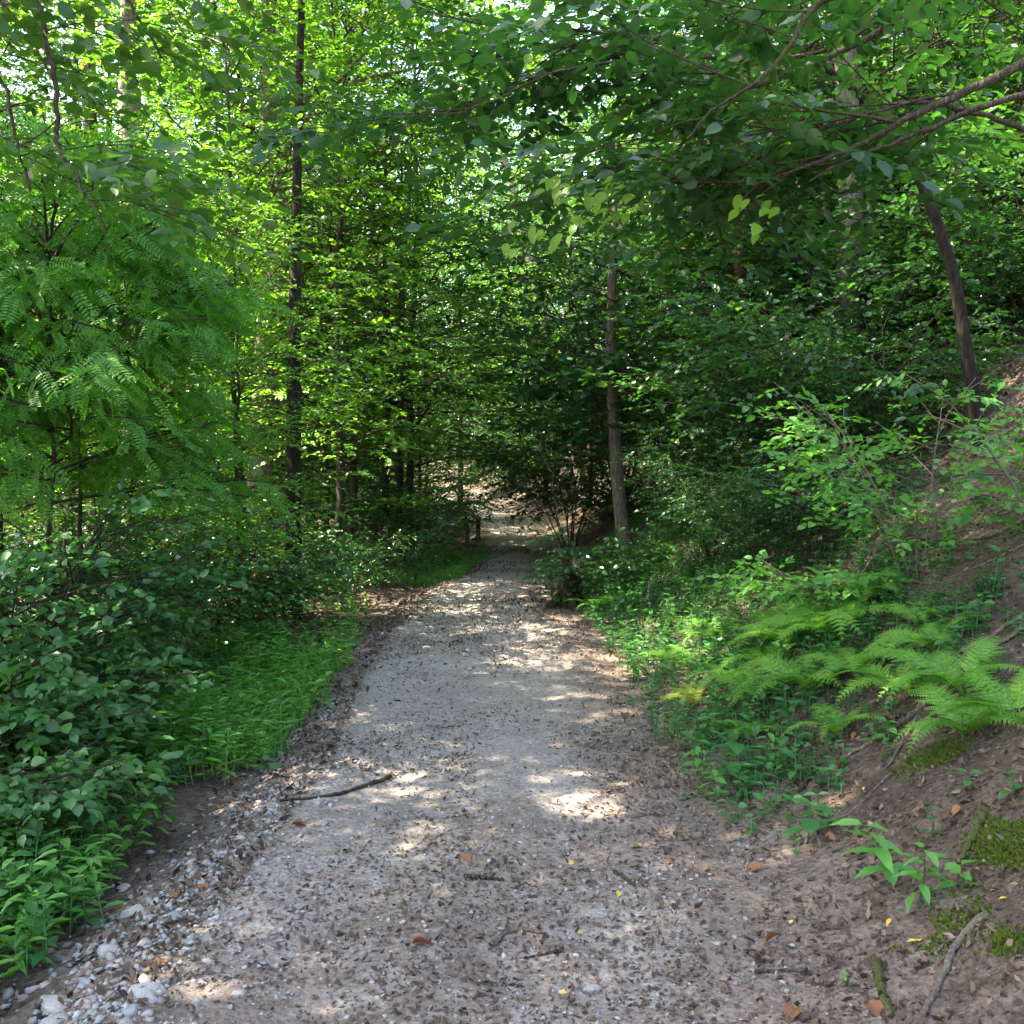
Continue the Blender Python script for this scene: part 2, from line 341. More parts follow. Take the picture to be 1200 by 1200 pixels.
# ---------------------------------------------------------------- ground and path
def axis(lo, f0, f1, hi, step, g=1.12, top=9.0):
    a = list(np.arange(f0, f1, step)); s = step; x = f1
    while x < hi: a.append(x); s = min(s * g, top); x += s
    a.append(hi); s = step; x = f0 - step; b = []
    while x > lo: b.append(x); s = min(s * g, top); x -= s
    return np.array([lo] + b[::-1] + a)
def grid_mesh(name, X, Y, Z, mat):
    ny, nx = X.shape; mb = MB(); i = np.arange(ny - 1)[:, None] * nx; j = np.arange(nx - 1)[None]
    mb.add(np.stack([X, Y, Z], -1).reshape(-1, 3), {4: np.stack([i + j, i + j + 1, i + nx + j + 1, i + nx + j], -1).reshape(-1, 4)})
    me = mb.mesh(name, mat, True)
    e = np.minimum(X - path_l(Y), path_r(Y) - X).ravel()       # metres inside the track's edge
    rt = (path_r(Y) - X < X - path_l(Y)).ravel(); g = np.exp(-(np.where(e < 0, e / .55, e / np.where(rt, .6, .2))) ** 2) * .58
    g = np.maximum(g, (.34 + .55 * fbm(X * .9, Y * .7, 97, 3)).ravel() * (e > 0) * np.interp(Y.ravel(), [2, 5, 9], [1, .8, .3]))
    me.attributes.new('margin', 'FLOAT', 'POINT').data.foreach_set('value', g.astype(np.float32)); return me
gx = axis(-260, -3.2, 4.2, 260, .05); gy = axis(-60, 2.2, 9.0, 420, .05)
X, Y = np.meshgrid(gx, gy)
fine = 0.014 * vnoise(X * 9, Y * 9, 91) + 0.010 * vnoise(X * 19, Y * 19, 92)
ground = tag(link('ground', grid_mesh('ground', X, Y, H(X, Y) + fine * (np.hypot(X, Y - 4) < 14) - .07 * smooth(.25, .5, np.minimum(X - path_l(Y), path_r(Y) - X)), M_ground)), 'leaf littered woodland floor rising into a steep bank beside the track', kind='structure')
gy = axis(-40, 2.2, 10.0, 75, .028, 1.06, 1.0)
s = np.linspace(0, 1, 110)
Y = np.repeat(gy[:, None], len(s), 1); a = path_l(gy)[:, None] - .55; b = path_r(gy)[:, None] + .55
X = a + (b - a) * s[None]
path = tag(link('path', grid_mesh('path', X, Y, H(X, Y) + path_lift(X, Y) + .006 * vnoise(X * 31, Y * 31, 95), M_path)), 'pale stony gravel track littered with dead leaf scraps', kind='structure')

# ---------------------------------------------------------------- plant growing
def spray_leaves(rng, P, D, L, n, size, tiltj=.35, droop=.18, ang=52):
    """n leaves along each twig P + D*L, alternately to both sides, blades roughly level"""
    P = np.asarray(P, float); D = norm(np.asarray(D, float)); Nn = len(P); L = np.broadcast_to(np.asarray(L, float), (Nn,))
    up = np.tile((0., 0., 1.), (Nn, 1)) + rng.normal(0, .22, (Nn, 3)); side = norm(np.cross(D, up))
    t = (np.arange(n) + .6) / n; sg = np.where(np.arange(n) % 2, 1., -1.)
    an = np.radians(ang) * (1 - .75 * t ** 3)
    tt = np.clip(t[None] + rng.normal(0, .03, (Nn, n)), 0, 1)
    pos = P[:, None] + D[:, None] * (tt * L[:, None])[..., None]
    pos[..., 2] -= droop * tt ** 2 * L[:, None]
    ld = np.cos(an)[None, :, None] * D[:, None] + (sg * np.sin(an))[None, :, None] * side[:, None] + rng.normal(0, .22, (Nn, n, 3))
    ld[..., 2] -= droop * .8
    lu = up[:, None] + rng.normal(0, tiltj, (Nn, n, 3))
    sz = size * (1 - .35 * np.abs(t - .55))[None] * rng.uniform(.55, 1.25, (Nn, n))
    return pos.reshape(-1, 3), frames(ld.reshape(-1, 3), lu.reshape(-1, 3)), sz.ravel()
def interp_poly(pts, s):
    q = s * (len(pts) - 1); i = int(min(q, len(pts) - 2)); f = q - i
    return pts[i] * (1 - f) + pts[i + 1] * f, norm((pts[i + 1] - pts[i])[None])[0]
def vec(az, el): return np.array((math.cos(az) * math.cos(el), math.sin(az) * math.cos(el), math.sin(el)))
def limb_with_sprays(rng, tubes, SP, SD, o, az, el, ln, r, sub, m, bend=-.5, flat=.0):
    k = 6; p = [np.array(o, float)]; a = az; e = el
    for i in range(k - 1):
        p.append(p[-1] + vec(a, e) * ln / (k - 1)); a += rng.normal(0, .18); e += bend * el / (k - 1) + rng.normal(0, .08)
    p = np.array(p); tubes.append((p, np.linspace(r, max(min(.006, r * .5), r * .2), k), 5))
    for j in range(sub):
        s = .22 + .78 * (j + rng.random() * .8) / sub; q, d = interp_poly(p, min(s, .999))
        a2 = math.atan2(d[1], d[0]) + (1 if j % 2 else -1) * rng.uniform(.45, 1.15); e2 = math.asin(np.clip(d[2], -1, 1)) * .6 + rng.normal(0, .16) - flat
        l2 = ln * rng.uniform(.28, .5) * (1.15 - .55 * s) + .25
        pp = [q]
        for i in range(3): pp.append(pp[-1] + vec(a2, e2) * l2 / 3); a2 += rng.normal(0, .2); e2 += rng.normal(-.05, .1)
        pp = np.array(pp); tubes.append((pp, np.linspace(max(min(.007, r * .6), r * .35), min(.004, r * .4), 4), 4))
        for i in range(m):
            t = .15 + .85 * (i + rng.random() * .7) / m; w, dd = interp_poly(pp, min(t, .999))
            a3 = math.atan2(dd[1], dd[0]) + (1 if i % 2 else -1) * rng.uniform(.2, 1.1)
            SP.append(w); SD.append(vec(a3, rng.normal(.02, .22)))
    q, d = interp_poly(p, .999); SP.append(q); SD.append(d)
def grow_tree(seed, h, r0, cb, cr, limbs, sub, m, leaf, lsize, ln, sl, trunk=None, low=.15, wander=.12, el=(.15, .95), pw=.6, droop=.18):
    rng = np.random.default_rng(seed); tubes = []; SP = []; SD = []
    if trunk is None:
        k = 14; xy = np.cumsum(rng.normal(0, wander * h / 14 * .55, (k, 2)), 0); xy -= xy[0]
        trunk = np.column_stack([xy, np.linspace(0, h, k)])
    trunk = np.asarray(trunk, float); k = len(trunk); s = np.linspace(0, 1, k)
    rad = r0 * (1 - .82 * s ** .9); rad[0] *= 1.2
    zb = trunk[0, 2]
    tubes.append((trunk, rad, 12))
    for i in range(limbs):
        q = (i + rng.random()) / limbs; zz = cb + (h * .985 - cb) * q; ss = float(np.interp(zz, trunk[:, 2] - zb, s))
        o, _ = interp_poly(trunk, min(ss, .999))
        ln_ = cr * (low + (1 - low) * math.sin(math.pi * min(1, .22 + .74 * q)) ** pw) * rng.uniform(.7, 1.2)
        limb_with_sprays(rng, tubes, SP, SD, o, i * 2.399 + rng.normal(0, .35), el[0] + (el[1] - el[0]) * q + rng.normal(0, .1), ln_, max(.012, .36 * r0 * (1 - .82 * ss ** .9)), sub, m)
    return finish(rng, tubes, SP, SD, leaf, lsize, ln, sl, .35 if droop < .3 else .6, droop)
def grow_shrub(seed, h, spread, stems, sub, m, leaf, lsize, ln, sl, r=.018, tiltj=.35, flat=.1):
    rng = np.random.default_rng(seed); tubes = []; SP = []; SD = []
    for i in range(stems):
        az = i * 2.399 + rng.normal(0, .3); f = math.sqrt((i + .5) / stems)
        ln_ = h * rng.uniform(.75, 1.1) * (1.05 - .15 * f); e = math.atan2(h, spread * f * 1.1 + .05)
        limb_with_sprays(rng, tubes, SP, SD, (.12 * math.cos(az) * f, .12 * math.sin(az) * f, 0), az, e, ln_, r * rng.uniform(.7, 1.2), sub, m, bend=-.45, flat=flat)
    return finish(rng, tubes, SP, SD, leaf, lsize, ln, sl, tiltj)
def finish(rng, tubes, SP, SD, leaf, lsize, ln, sl, tiltj=.35, droop=.18):
    SP = np.array(SP); SD = np.array(SD)
    wood = MB()
    for p, r, n in tubes: tube(wood, p, r, n, .22 if n > 6 else 0, rng)
    L = sl * rng.uniform(.7, 1.25, len(SP))
    E = SP + norm(SD) * L[:, None]; E[:, 2] -= .15 * L
    # a thin twig for each spray
    x = norm(np.cross(E - SP, (0, 0, 1.))) * .003; z = np.array((0, 0, .004))
    V = np.stack([SP - x, SP + x, SP + z, E], 1).reshape(-1, 3); o = (np.arange(len(SP)) * 4)[:, None, None]
    wood.add(V, {3: (np.array([(0, 1, 3), (1, 2, 3), (2, 0, 3)])[None] + o).reshape(-1, 3), 4: []})
    crown = MB(); P, M, S_ = spray_leaves(rng, SP, SD, L, ln, lsize, tiltj, droop)
    crown.inst(leaf[0], leaf[1], P, M, S_)
    return wood, crown, (P, M, S_)

LF, LM, LN, LP = leaf_far(.62), leaf_mid(.62), leaf_near(.62), leaf_pinnate()
LROUND = leaf_mid(.8)
class Kind:
    def __init__(s, name, w, c, wm, cm, wn='trunk', cn='crown'):
        s.w = w.mesh(name + '_' + wn, wm, True); s.c = c.mesh(name + '_' + cn, cm); s.wn, s.cn = wn, cn
def plant(kind, name, loc, label, cat, group, rz=0, sc=1.0, szs=None):
    t = thing(name, loc, label, cat, group, rz, sc)
    if szs: t.scale = szs
    link(kind.wn, kind.w, t); c = link(kind.cn, kind.c, t); c['kind'] = 'stuff'
    return t

# ---------------------------------------------------------------- the wood: kinds of tree and bush
RND = random.Random(7)
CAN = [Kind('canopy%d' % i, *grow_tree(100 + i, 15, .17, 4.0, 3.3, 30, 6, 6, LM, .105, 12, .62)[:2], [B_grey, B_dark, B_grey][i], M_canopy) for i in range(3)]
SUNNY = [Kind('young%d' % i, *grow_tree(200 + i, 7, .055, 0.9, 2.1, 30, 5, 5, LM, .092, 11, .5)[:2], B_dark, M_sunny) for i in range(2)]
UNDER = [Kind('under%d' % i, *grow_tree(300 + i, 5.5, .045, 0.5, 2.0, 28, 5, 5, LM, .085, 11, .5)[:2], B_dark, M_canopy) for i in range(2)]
HAZ = [Kind('hazel%d' % i, *grow_shrub(400 + i, 3.0, 1.7, 12, 10, 5, LROUND, .098, 9, .46, r=.013, flat=.2)[:2], B_dark, M_hazel, 'stem', 'foliage') for i in range(3)]
LOW = [Kind('low%d' % i, *grow_shrub(500 + i, 1.3, 1.0, 9, 6, 4, LM, .07, 9, .34, r=.008)[:2], B_dark, M_shrub, 'stem', 'foliage') for i in range(2)]

def spot(px, D): x = (px - 600) / FOC * D; return (x, D, Hs(x, D) - .04)
def put(kind, name, px, D, label, cat, group=None, sc=1.0, rz=None, szs=None, dz=0):
    x, y, z = spot(px, D)
    return plant(kind, name, (x, y, z + dz), label, cat, group, RND.uniform(0, 6.28) if rz is None else rz, sc, szs)

ROWS = []
LAND = [(-999, 'at the far left edge'), (20, 'left of the pale trunk'), (150, 'between the pale trunk and the black trunk'), (343, 'between the black trunk and the thin trunks'), (452, 'between the thin trunks and the path bend'), (585, 'between the path bend and the slender trunk'), (720, 'between the slender trunk and the reddish trunk'), (870, 'between the reddish trunk and the curved trunk'), (1100, 'right of the curved trunk')]
ORD = ['nearest', 'second nearest', 'third nearest', 'fourth nearest', 'fifth nearest', 'sixth nearest', 'seventh nearest', 'eighth nearest', 'ninth nearest', 'tenth nearest', 'eleventh nearest', 'twelfth nearest', 'thirteenth nearest', 'fourteenth nearest', 'fifteenth nearest']
def label_rows():
    cells = {}
    for o, word, px, D in ROWS: cells.setdefault((word, [l for a, l in LAND if px >= a][-1]), []).append((D, o))
    for (word, place), l in cells.items():
        for k, (D, o) in enumerate(sorted(l, key=lambda e: e[0])): o['label'] = '%s %s %s' % (ORD[min(k, 14)], word, place)
SUNH = Kind('young_high', *grow_tree(210, 7, .055, 2.3, 2.1, 26, 5, 5, LM, .092, 11, .5)[:2], B_dark, M_sunny)
# trees one can tell apart
def trunk_from(pix, D, top, n=18):
    p = np.array([at(a, b, D) if np.ndim(D) == 0 else at(a, b, D[i]) for i, (a, b) in enumerate(pix)])
    base = p[0].copy(); p = np.concatenate([p, [p[-1] + np.array(top)]])
    base[2] = Hs(base[0], base[1]) - .08; p[0] = base
    c = curve(p, 36) - base; return base, c
def own_tree(name, label, pix, D, top, r0, cb, cr, limbs, sub, m, lsize, bark, leafm, seed, group=None, leaf=LM, ln=11, sl=.5, **kw):
    base, c = trunk_from(pix, D, top)
    w, k, _ = grow_tree(seed, float(c[-1, 2]), r0, cb, cr, limbs, sub, m, leaf, lsize, ln, sl, trunk=c, **kw)
    return plant(Kind(name, w, k, bark, leafm), name, base, label, 'tree', group)
b0 = hit(733, 640)
own_tree('slender_tree', 'slender grey-brown tree with bare straight trunk standing on bank right of path', [(733, 640), (722, 540), (716, 420), (718, 300), (721, 230)], b0[1], (.3, .4, 6.5), .115, 5.6, 3.0, 22, 6, 6, .10, B_grey, M_canopy, 31)
own_tree('tall_pale_tree', 'tall tree with thick pale grey trunk rising above foliage at upper left', [(165, 700), (158, 400), (152, 130), (150, 0)], 12.6, (.2, .3, 9), .22, 8.6, 3.4, 22, 6, 6, .11, B_pale, M_canopy, 32)
own_tree('dark_tree', 'tall black-trunked tree in shade of left thicket', [(343, 715), (344, 540), (347, 300), (352, 60)], 11.0, (.2, .3, 6.5), .105, 6.8, 3.0, 24, 6, 6, .10, B_black, M_canopy, 33)
own_tree('leaning_pale_tree', 'thin pale trunk leaning left against sky gaps above the path', [(690, 560), (640, 380), (600, 215), (552, 88)], 27.0, (-1.6, .5, 5), .20, 11.5, 3.2, 20, 6, 6, .12, B_pale, M_canopy, 34)
q = hit(1150, 528)
own_tree('curved_dark_tree', 'dark curved trunk leaning left, growing high on the right bank', [(1150, 528), (1134, 420), (1116, 320), (1088, 235), (1058, 175), (1012, 116), (960, 74), (905, 38), (815, 0)], q[1], (-.9, .1, .9), .056, 2.4, 1.5, 14, 4, 4, .085, B_black, M_canopy, 35)
own_tree('reddish_tree', 'short reddish-brown trunk glimpsed behind the hazel bushes on the bank', [(872, 455), (868, 400), (866, 300), (870, 180)], 13.5, (.3, .3, 4.5), .10, 2.9, 2.3, 20, 5, 5, .09, B_red, M_canopy, 36)
for i, (pp, D, r) in enumerate([([(453, 650), (452, 560), (456, 420), (450, 250)], 18.0, .085), ([(467, 640), (468, 540), (470, 400), (478, 250)], 21.0, .09), ([(415, 660), (414, 570), (405, 400), (400, 260)], 16.5, .075)]):
    own_tree('thin_dark_tree', ['thin dark trunk, middle one of three beside the path on the left', 'thin dark trunk nearest the bend of the path on the left', 'thin dark trunk behind the dead twigs, leftmost of the three by the path'][i], pp, D, (.2, .2, 4), r, 2.6, 2.4, 24, 5, 5, .095, B_dark, M_canopy, 40 + i, 'thin trunks left of the path')

own_tree('shade_tree', 'tall unseen tree added past left edge to shade the right bank', [(-35, 640), (-30, 300), (-30, 0)], 8.2, (.3, .2, 8.5), .10, 7.4, 3.3, 26, 6, 6, .105, B_dark, M_canopy, 38)  # added out of view; its high crown shades the right bank
# young sunlit trees on the left
G1 = 'young sunlit trees behind the left verge'
for i, (px, D, s, l) in enumerate([(150, 10.5, .72, 'bright yellow-green young tree below the thick pale trunk'),
        (290, 11.5, .92, 'tall bright young tree with upright leader between pale and dark trunks'),
        (0, 9.0, .8, 'bright green young tree at far left behind feathery robinia'),
        (400, 14.5, 1.2, 'sunlit young tree between the black trunk and the path'),
        (-150, 14.5, 1.3, 'sunlit tree behind the leafy top left corner'),
        (285, 18.0, 1.5, 'high sunlit tree left of the black trunk'),
        (480, 21.0, 1.7, 'pale green sunlit tree over the left edge of the path')]):
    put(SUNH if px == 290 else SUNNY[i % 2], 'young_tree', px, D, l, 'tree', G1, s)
# overhanging understorey by the far path
G2 = 'understorey trees along the far path'
for i, (px, D, s) in enumerate([(490, 24, 1.05), (460, 30, 1.3), (650, 39, 1.5), (610, 52, 1.8), (720, 24, 1.2), (690, 33, 1.4), (640, 50, 1.7), (500, 40, 1.7), (440, 27, 1.3), (590, 60, 2.0), (350, 22, 1.2), (250, 20, 1.2)]):
    put(UNDER[i % 2], 'understorey_tree', px, D, ['leafy tree closing over the far left of the path', 'leafy tree deep in the wood behind the path bend', 'leafy tree behind the end of the path', 'leafy tree far beyond the path bend', 'leafy tree behind and left of the slender trunk', 'leafy tree on the far bank above the path bend', 'farthest leafy tree above the dark bank', 'leafy tree behind the thin dark trunks', 'shaded leafy tree behind the leftmost thin trunk', 'farthest leafy tree over the path', 'shaded tree behind the black trunk', 'shaded tree between pale trunk and black trunk'][i], 'tree', G2, s)
# bushy young growth filling the gaps between the trunks
G8 = 'bushy young growth deep in the wood'
rr = random.Random(23)
for D0, D1, n, s0 in ((8.5, 12, 3, .62), (12, 18, 14, .9), (18, 30, 22, 1.15), (30, 46, 24, 1.5)):
    k = 0
    while k < n:
        D = rr.uniform(D0, D1); px = rr.uniform(-120, 1320); x = (px - 600) / FOC * D; e = max(float(path_l(D)) - x, x - float(path_r(D)))
        if e < 1.9 * s0 or (px > 560 and D < 14) or (630 < px < 830 and D < 18) or (-60 < px < 235 and D < 18) or (290 < px < 500 and D < 16): continue
        k += 1; side = 'left of the path' if x < path_l(D) else 'up the right slope'
        t = plant((UNDER if px > 560 or D > 18 else SUNNY + UNDER)[k % 2], 'young_tree', (x, D, Hs(x, D) - .05), 'bushy young tree %s, %s' % (side, 'near the verge' if D < 12 else 'among the nearer trunks' if D < 18 else 'among the middle trunks' if D < 30 else 'far back in the wood'), 'tree', G8 + ', ' + side, rr.uniform(0, 6.28), s0 * rr.uniform(.8, 1.2)); ROWS.append((t, 'bushy young tree', px, D))
ARCH = [Kind('arch%d' % i, *grow_tree(350 + i, 9, .09, 2.3, 3.1, 30, 6, 6, LM, .10, 11, .55, low=.6)[:2], B_dark, [M_sunny, M_canopy][i]) for i in range(2)]  # first kind's brighter leaf colour stands in for blocked sun
for i, (px, D, s, l) in enumerate([(470, 17.5, .8, 'tree arching from the left over the middle of the path'), (640, 33, 1.0, 'tree arching from the right over the far path'), (690, 25, 1.0, 'tree arching from the dark bank above the railing'),
        (600, 47, 1.3, 'arching tree behind the path bend'), (435, 34, 1.15, 'arching tree shading the far path from the left'), (560, 62, 1.6, 'arching tree at the very end of the view'), (380, 15.8, .75, 'arching tree just right of the black trunk'), (540, 36, 1.1, 'arching tree left of the far path'), (310, 16, .9, 'arching tree just left of the black trunk')]):
    put(ARCH[i % 2], 'arching_tree', px, D, l, 'tree', 'trees arching over the path', s)
# hazels on the right bank
G3 = 'hazel bushes on the right bank'
for i, (px, D, s, l) in enumerate([(930, 13.5, 1.0, 'broad hazel bush just right of the slender trunk'),
        (925, 11.0, .8, 'hazel bush with flat leaf sprays in front of the reddish trunk'),
        (770, 16.5, 1.6, 'tall hazel bush behind the slender trunk'),
        (668, 19.5, 1.0, 'hazel bush between path and slender trunk'),
        (985, 9.8, .68, 'hazel bush on mid bank above the sunlit litter'),
        (960, 15.5, 1.5, 'tall hazel bush up the bank behind the reddish trunk'),
        (1020, 12.5, 1.15, 'hazel bush left of the curved dark trunk'),
        (1060, 16.0, 1.6, 'hazel bush high on the bank behind the curved trunk'),
        (1170, 13.5, 1.5, 'hazel bush at right edge, up the bank'),
        (850, 19.0, 1.9, 'far hazel bush high above the slender trunk'),
        (858, 12.4, .55, 'small hazel bush right of the slender trunk'),
        (730, 22.0, 1.6, 'hazel bush overhanging the dark far bank'), (1045, 9.6, .5, 'small hazel bush left of the foot of the curved trunk'), (1075, 11.0, .7, 'hazel bush just behind the foot of the curved trunk'), (1130, 12.0, .85, 'hazel bush above the bare bank right of the curved trunk'), (1200, 10.6, .7, 'hazel bush cut by right edge above the bare soil'), (905, 9.2, .42, 'small hazel bush low on the mid bank'), (835, 10.6, .42, 'small hazel bush right of the stake'), (955, 8.5, .36, 'small hazel bush above the bramble'), (1190, 16.0, 1.4, 'tall hazel bush high at right edge')]):
    put(HAZ[i % 3], 'hazel_bush', px, D, l, 'bush', G3, s)
for i, (px, D, s) in enumerate([(590, 47, 1.2), (622, 44, 1.1), (572, 53, 1.5), (650, 47, 1.5), (605, 57, 1.7), (545, 60, 1.8), (640, 36, .9), (520, 66, 2.0), (480, 64, 2.0), (440, 62, 1.8), (400, 60, 1.8), (460, 72, 2.0), (360, 58, 1.6)]):
    put(HAZ[i % 3], 'hazel_bush', px, D, 'distant hazel bush beyond the path bend, %s from the left' % {360: 'first', 400: 'second', 440: 'third', 460: 'fourth', 480: 'fifth', 520: 'sixth', 545: 'seventh', 572: 'eighth', 590: 'ninth', 605: 'tenth', 622: 'eleventh', 640: 'twelfth', 650: 'last'}[px], 'bush', 'distant bushes beyond the path bend', s)
# low dark bushes on the left
G4 = 'low dark bushes in the shade of the left thicket'
LL = ['low dark bush left of the black trunk', 'low dark bush at the foot of the black trunk', 'low bush behind the twig pile', 'low bush in front of the thin trunks', 'low bush left of the wooden post', 'low bush behind the post', 'low dark bush behind the left shrub', 'low dark bush beneath the pale trunk', 'low dark bush far back left of the path', 'low dark bush deep between the trunks', 'low dark bush below the stump', 'low bush on dark bank by the bend', 'dark bush behind the round-leaved shrub at left edge', 'dark bush right behind the round-leaved shrub', 'dark bush between left shrub and the black trunk', 'dark bush nearest the left edge behind the robinia stem']
for i, (px, D, s) in enumerate([(255, 10.5, .95), (330, 11.8, .9), (410, 13.4, .75), (455, 15.2, .9), (497, 18.8, 1.0), (500, 22.5, 1.3), (200, 9.0, 1.0), (180, 13, 1.3), (480, 24, 1.5), (390, 17, 1.4), (715, 13.2, .4), (712, 20.5, .8), (40, 8.4, 1.35), (130, 9.2, 1.25), (285, 10.4, 1.0), (-20, 7.6, 1.25)]):
    put(LOW[i % 2], 'low_bush', px, D, LL[i], 'bush', G4, s)
# canopy trees filling the wood on both sides
G5, G6 = 'canopy trees of the wood left of the path', 'canopy trees up the slope right of the path'
rr = random.Random(11); placed = []
for D0, D1, n in ((11, 20, 9), (20, 32, 14), (32, 55, 20)):
    k = 0; tries = 0
    while k < n and tries < 400:
        tries += 1; D = rr.uniform(D0, D1); px = rr.uniform(-250, 1450); x = (px - 600) / FOC * D
        e = max(float(path_l(D)) - x, x - float(path_r(D)))
        if e < 2.6 or (px > 1000 and D < 14) or (x < -4.5 and D < 19) or (-60 < px < 300 and D < 18.5) or any(math.hypot(x - a, D - b) < 2.6 for a, b in placed): continue
        placed.append((x, D)); k += 1
        left = x < path_l(D)
        dep = ['near', 'middle', 'back'][0 if D < 20 else 1 if D < 32 else 2]
        t = plant(CAN[rr.randrange(3)], 'canopy_tree', (x, D, Hs(x, D) - .05), 'tall leafy tree in the %s rows of the wood %s' % (dep, 'left of the path' if left else 'up the right slope'), 'tree', (G5 if left else G6) + ', ' + dep + ' rows', rr.uniform(0, 6.28), rr.uniform(.85, 1.3)); ROWS.append((t, 'tall canopy tree', px, D))
label_rows()
# the wood far behind, one mass
rng = np.random.default_rng(5); mb = MB(); mt = MB()
for i in range(1500):
    D = rng.uniform(46, 95); px = rng.uniform(-200, 1400); x = (px - 600) / FOC * D; g = Hs(x, D)
    if path_l(D) - 1.0 < x < path_r(D) + 1.0: continue
    c = np.array((x, D, g + rng.uniform(0, 1) ** .8 * 19)); n = 190
    P = c + rng.normal(0, 1, (n, 3)) * (1.5, 1.5, .9); d = rng.normal(0, 1, (n, 3)) * (1, 1, .4)
    mb.inst(*LF, P, frames(d, np.array((0, 0, 1.)) + rng.normal(0, .5, (n, 3))), rng.uniform(.14, .26, n))
    if i % 7 == 0: tube(mt, [(x, D, g - .3), (x + rng.normal(0, .3), D, g + 9), (x + rng.normal(0, .5), D, g + 19)], [.2, .14, .05], 6)
for i in range(330):           # undergrowth on the slope beyond the bend
    D = rng.uniform(42, 78); px = rng.uniform(330, 720); x = (px - 600) / FOC * D
    if path_l(D) - .7 < x < path_r(D) + .9: continue
    n = 150; P = np.array((x, D, Hs(x, D) + .55)) + rng.normal(0, 1, (n, 3)) * (.9, .9, .4); d = rng.normal(0, 1, (n, 3)) * (1, 1, .4)
    mb.inst(*LF, P, frames(d, np.array((0, 0, 1.)) + rng.normal(0, .5, (n, 3))), rng.uniform(.1, .2, n))
fw = tag(link('far_woods', mb.mesh('far_woods', M_canopy)), 'mass of far woodland foliage behind the trees', 'woods', kind='stuff')
tag(link('trunks', mt.mesh('far_trunks', B_grey, True), fw), kind='stuff')

# unseen trees added beyond the left edge so their crowns shade the track
for i, (x, y, s, l) in enumerate([(-5.7, 4.9, .9, 'unseen canopy tree added for shade beyond left edge beside the verge'), (-8.3, 5.6, 1.0, 'unseen canopy tree added for shade well left of the verge'), (-6.4, 6.6, 1.1, 'unseen canopy tree added for shade just before the robinia'), (-8.0, 8.2, 1.2, 'tall unseen canopy tree added for shade level with the robinia'), (-5.0, 3.3, .9, 'unseen canopy tree added for shade level with the stones'), (-6.6, .6, 1.0, 'unseen canopy tree added for shade left of the viewpoint'), (-9.6, 2.6, 1.1, 'unseen canopy tree added for shade far left of the viewpoint')]):
    plant(CAN[i % 3], 'canopy_tree', (x, y, Hs(x, y) - .05), l, 'tree', G5 + ', near rows', 1.3 * i, s)

# ---------------------------------------------------------------- near trees whose limbs hang into view
def pix3(l): return np.array([at(a, b, c) for a, b, c in l])
LEAFM = {}
def leaf_mesh(key, tmpl, mat):
    if key not in LEAFM:
        mb = MB(); mb.add(*tmpl); LEAFM[key] = mb.mesh(key, mat, False)
    return LEAFM[key]
def leaf_parts(parent, base, meshes, P, M, S_, name='leaf'):
    for i in range(len(P)):
        link(name, meshes[i % len(meshes)], parent, mw=mat4(M[i], P[i] - base, float(S_[i])))
NEARL = [leaf_near(.62), leaf_near(.70, .0, .22, .05), leaf_near(.58, .02, .06, .12)]
def to_pix(P):
    d = P - CAM; c, s = math.cos(PITCH), math.sin(PITCH)
    f = d[:, 1] * c - d[:, 2] * s; u = d[:, 1] * s + d[:, 2] * c
    return 600 + FOC * d[:, 0] / f, 600 - FOC * u / f, f
def near_tree(name, label, base, trunk, r0, limbs, rl, seed, size, leafm, bark, nparts, nsub, key, crown=None, ln=8, sl=.32, lsub=.9, extra=None, behind=False):
    rng = np.random.default_rng(seed); t = thing(name, base, label, 'tree'); base = np.array(base)
    mb = MB(); tube(mb, curve(trunk, 16) - base, np.linspace(r0, r0 * .35, 16), 12, .12, rng); link('trunk', mb.mesh(name + '_trunk', bark, True), t)
    SP = []; SD = []
    for li, l in enumerate(limbs):
        p = curve(l, 6 * len(l)); p = p + np.cumsum(rng.normal(0, .004, p.shape), 0)
        n = len(p); mb = MB(); tube(mb, p - base, np.linspace(rl[li], max(.004, rl[li] * .18), n), 7, .1, rng)
        tubes = []
        for j in range(nsub[li]):
            s = .18 + .8 * (j + rng.random()) / nsub[li]; q, d = interp_poly(p, min(s, .999))
            a = math.atan2(d[1], d[0]) + (1 if j % 2 else -1) * rng.uniform(.4, 1.3)
            if behind and math.sin(a) < .15: a = -a + .3
            limb_with_sprays(rng, tubes, SP, SD, q, a, rng.normal(.05, .22), lsub * rng.uniform(.5, 1.15), max(.0025, rl[li] * .3), 4, 3, flat=.03)
        for tp, tr, ts in tubes: tube(mb, tp - base, tr, ts)
        link('limb', mb.mesh(name + '_limb', bark, True), t)
    SP = np.array(SP); SD = np.array(SD)
    P, M, S_ = spray_leaves(rng, SP, SD, sl * rng.uniform(.7, 1.2, len(SP)), ln, size, .4, .25)
    px, py, f = to_pix(P); vis = (f > .3) & (px > -20) & (px < 1220) & (py > -20) & (py < 1220)
    sc = np.where(vis, S_ / np.maximum(f, .3), 0); idx = np.argsort(-sc); big = idx[:nparts]; rest = idx[nparts:]
    leaf_parts(t, base, [leaf_mesh(key + str(k), NEARL[k], leafm) for k in range(3)], P[big], M[big], S_[big])
    mb = MB(); mb.inst(*LM, P[rest] - base, M[rest], S_[rest])
    c = link('crown', mb.mesh(name + '_crown', leafm), t); c['kind'] = 'stuff'
    if crown: c2 = link('upper_crown', crown.c, t); c2['kind'] = 'stuff'; link('upper_trunk', crown.w, t)
    if extra: extra(t, base, rng)
    return t
tb = np.array((3.3, 4.7, Hs(3.3, 4.7) - .1)); ttop = [tb, tb + (-.1, 0, 1.6), tb + (-.25, -.1, 3.2), tb + (-.2, -.2, 5.5)]
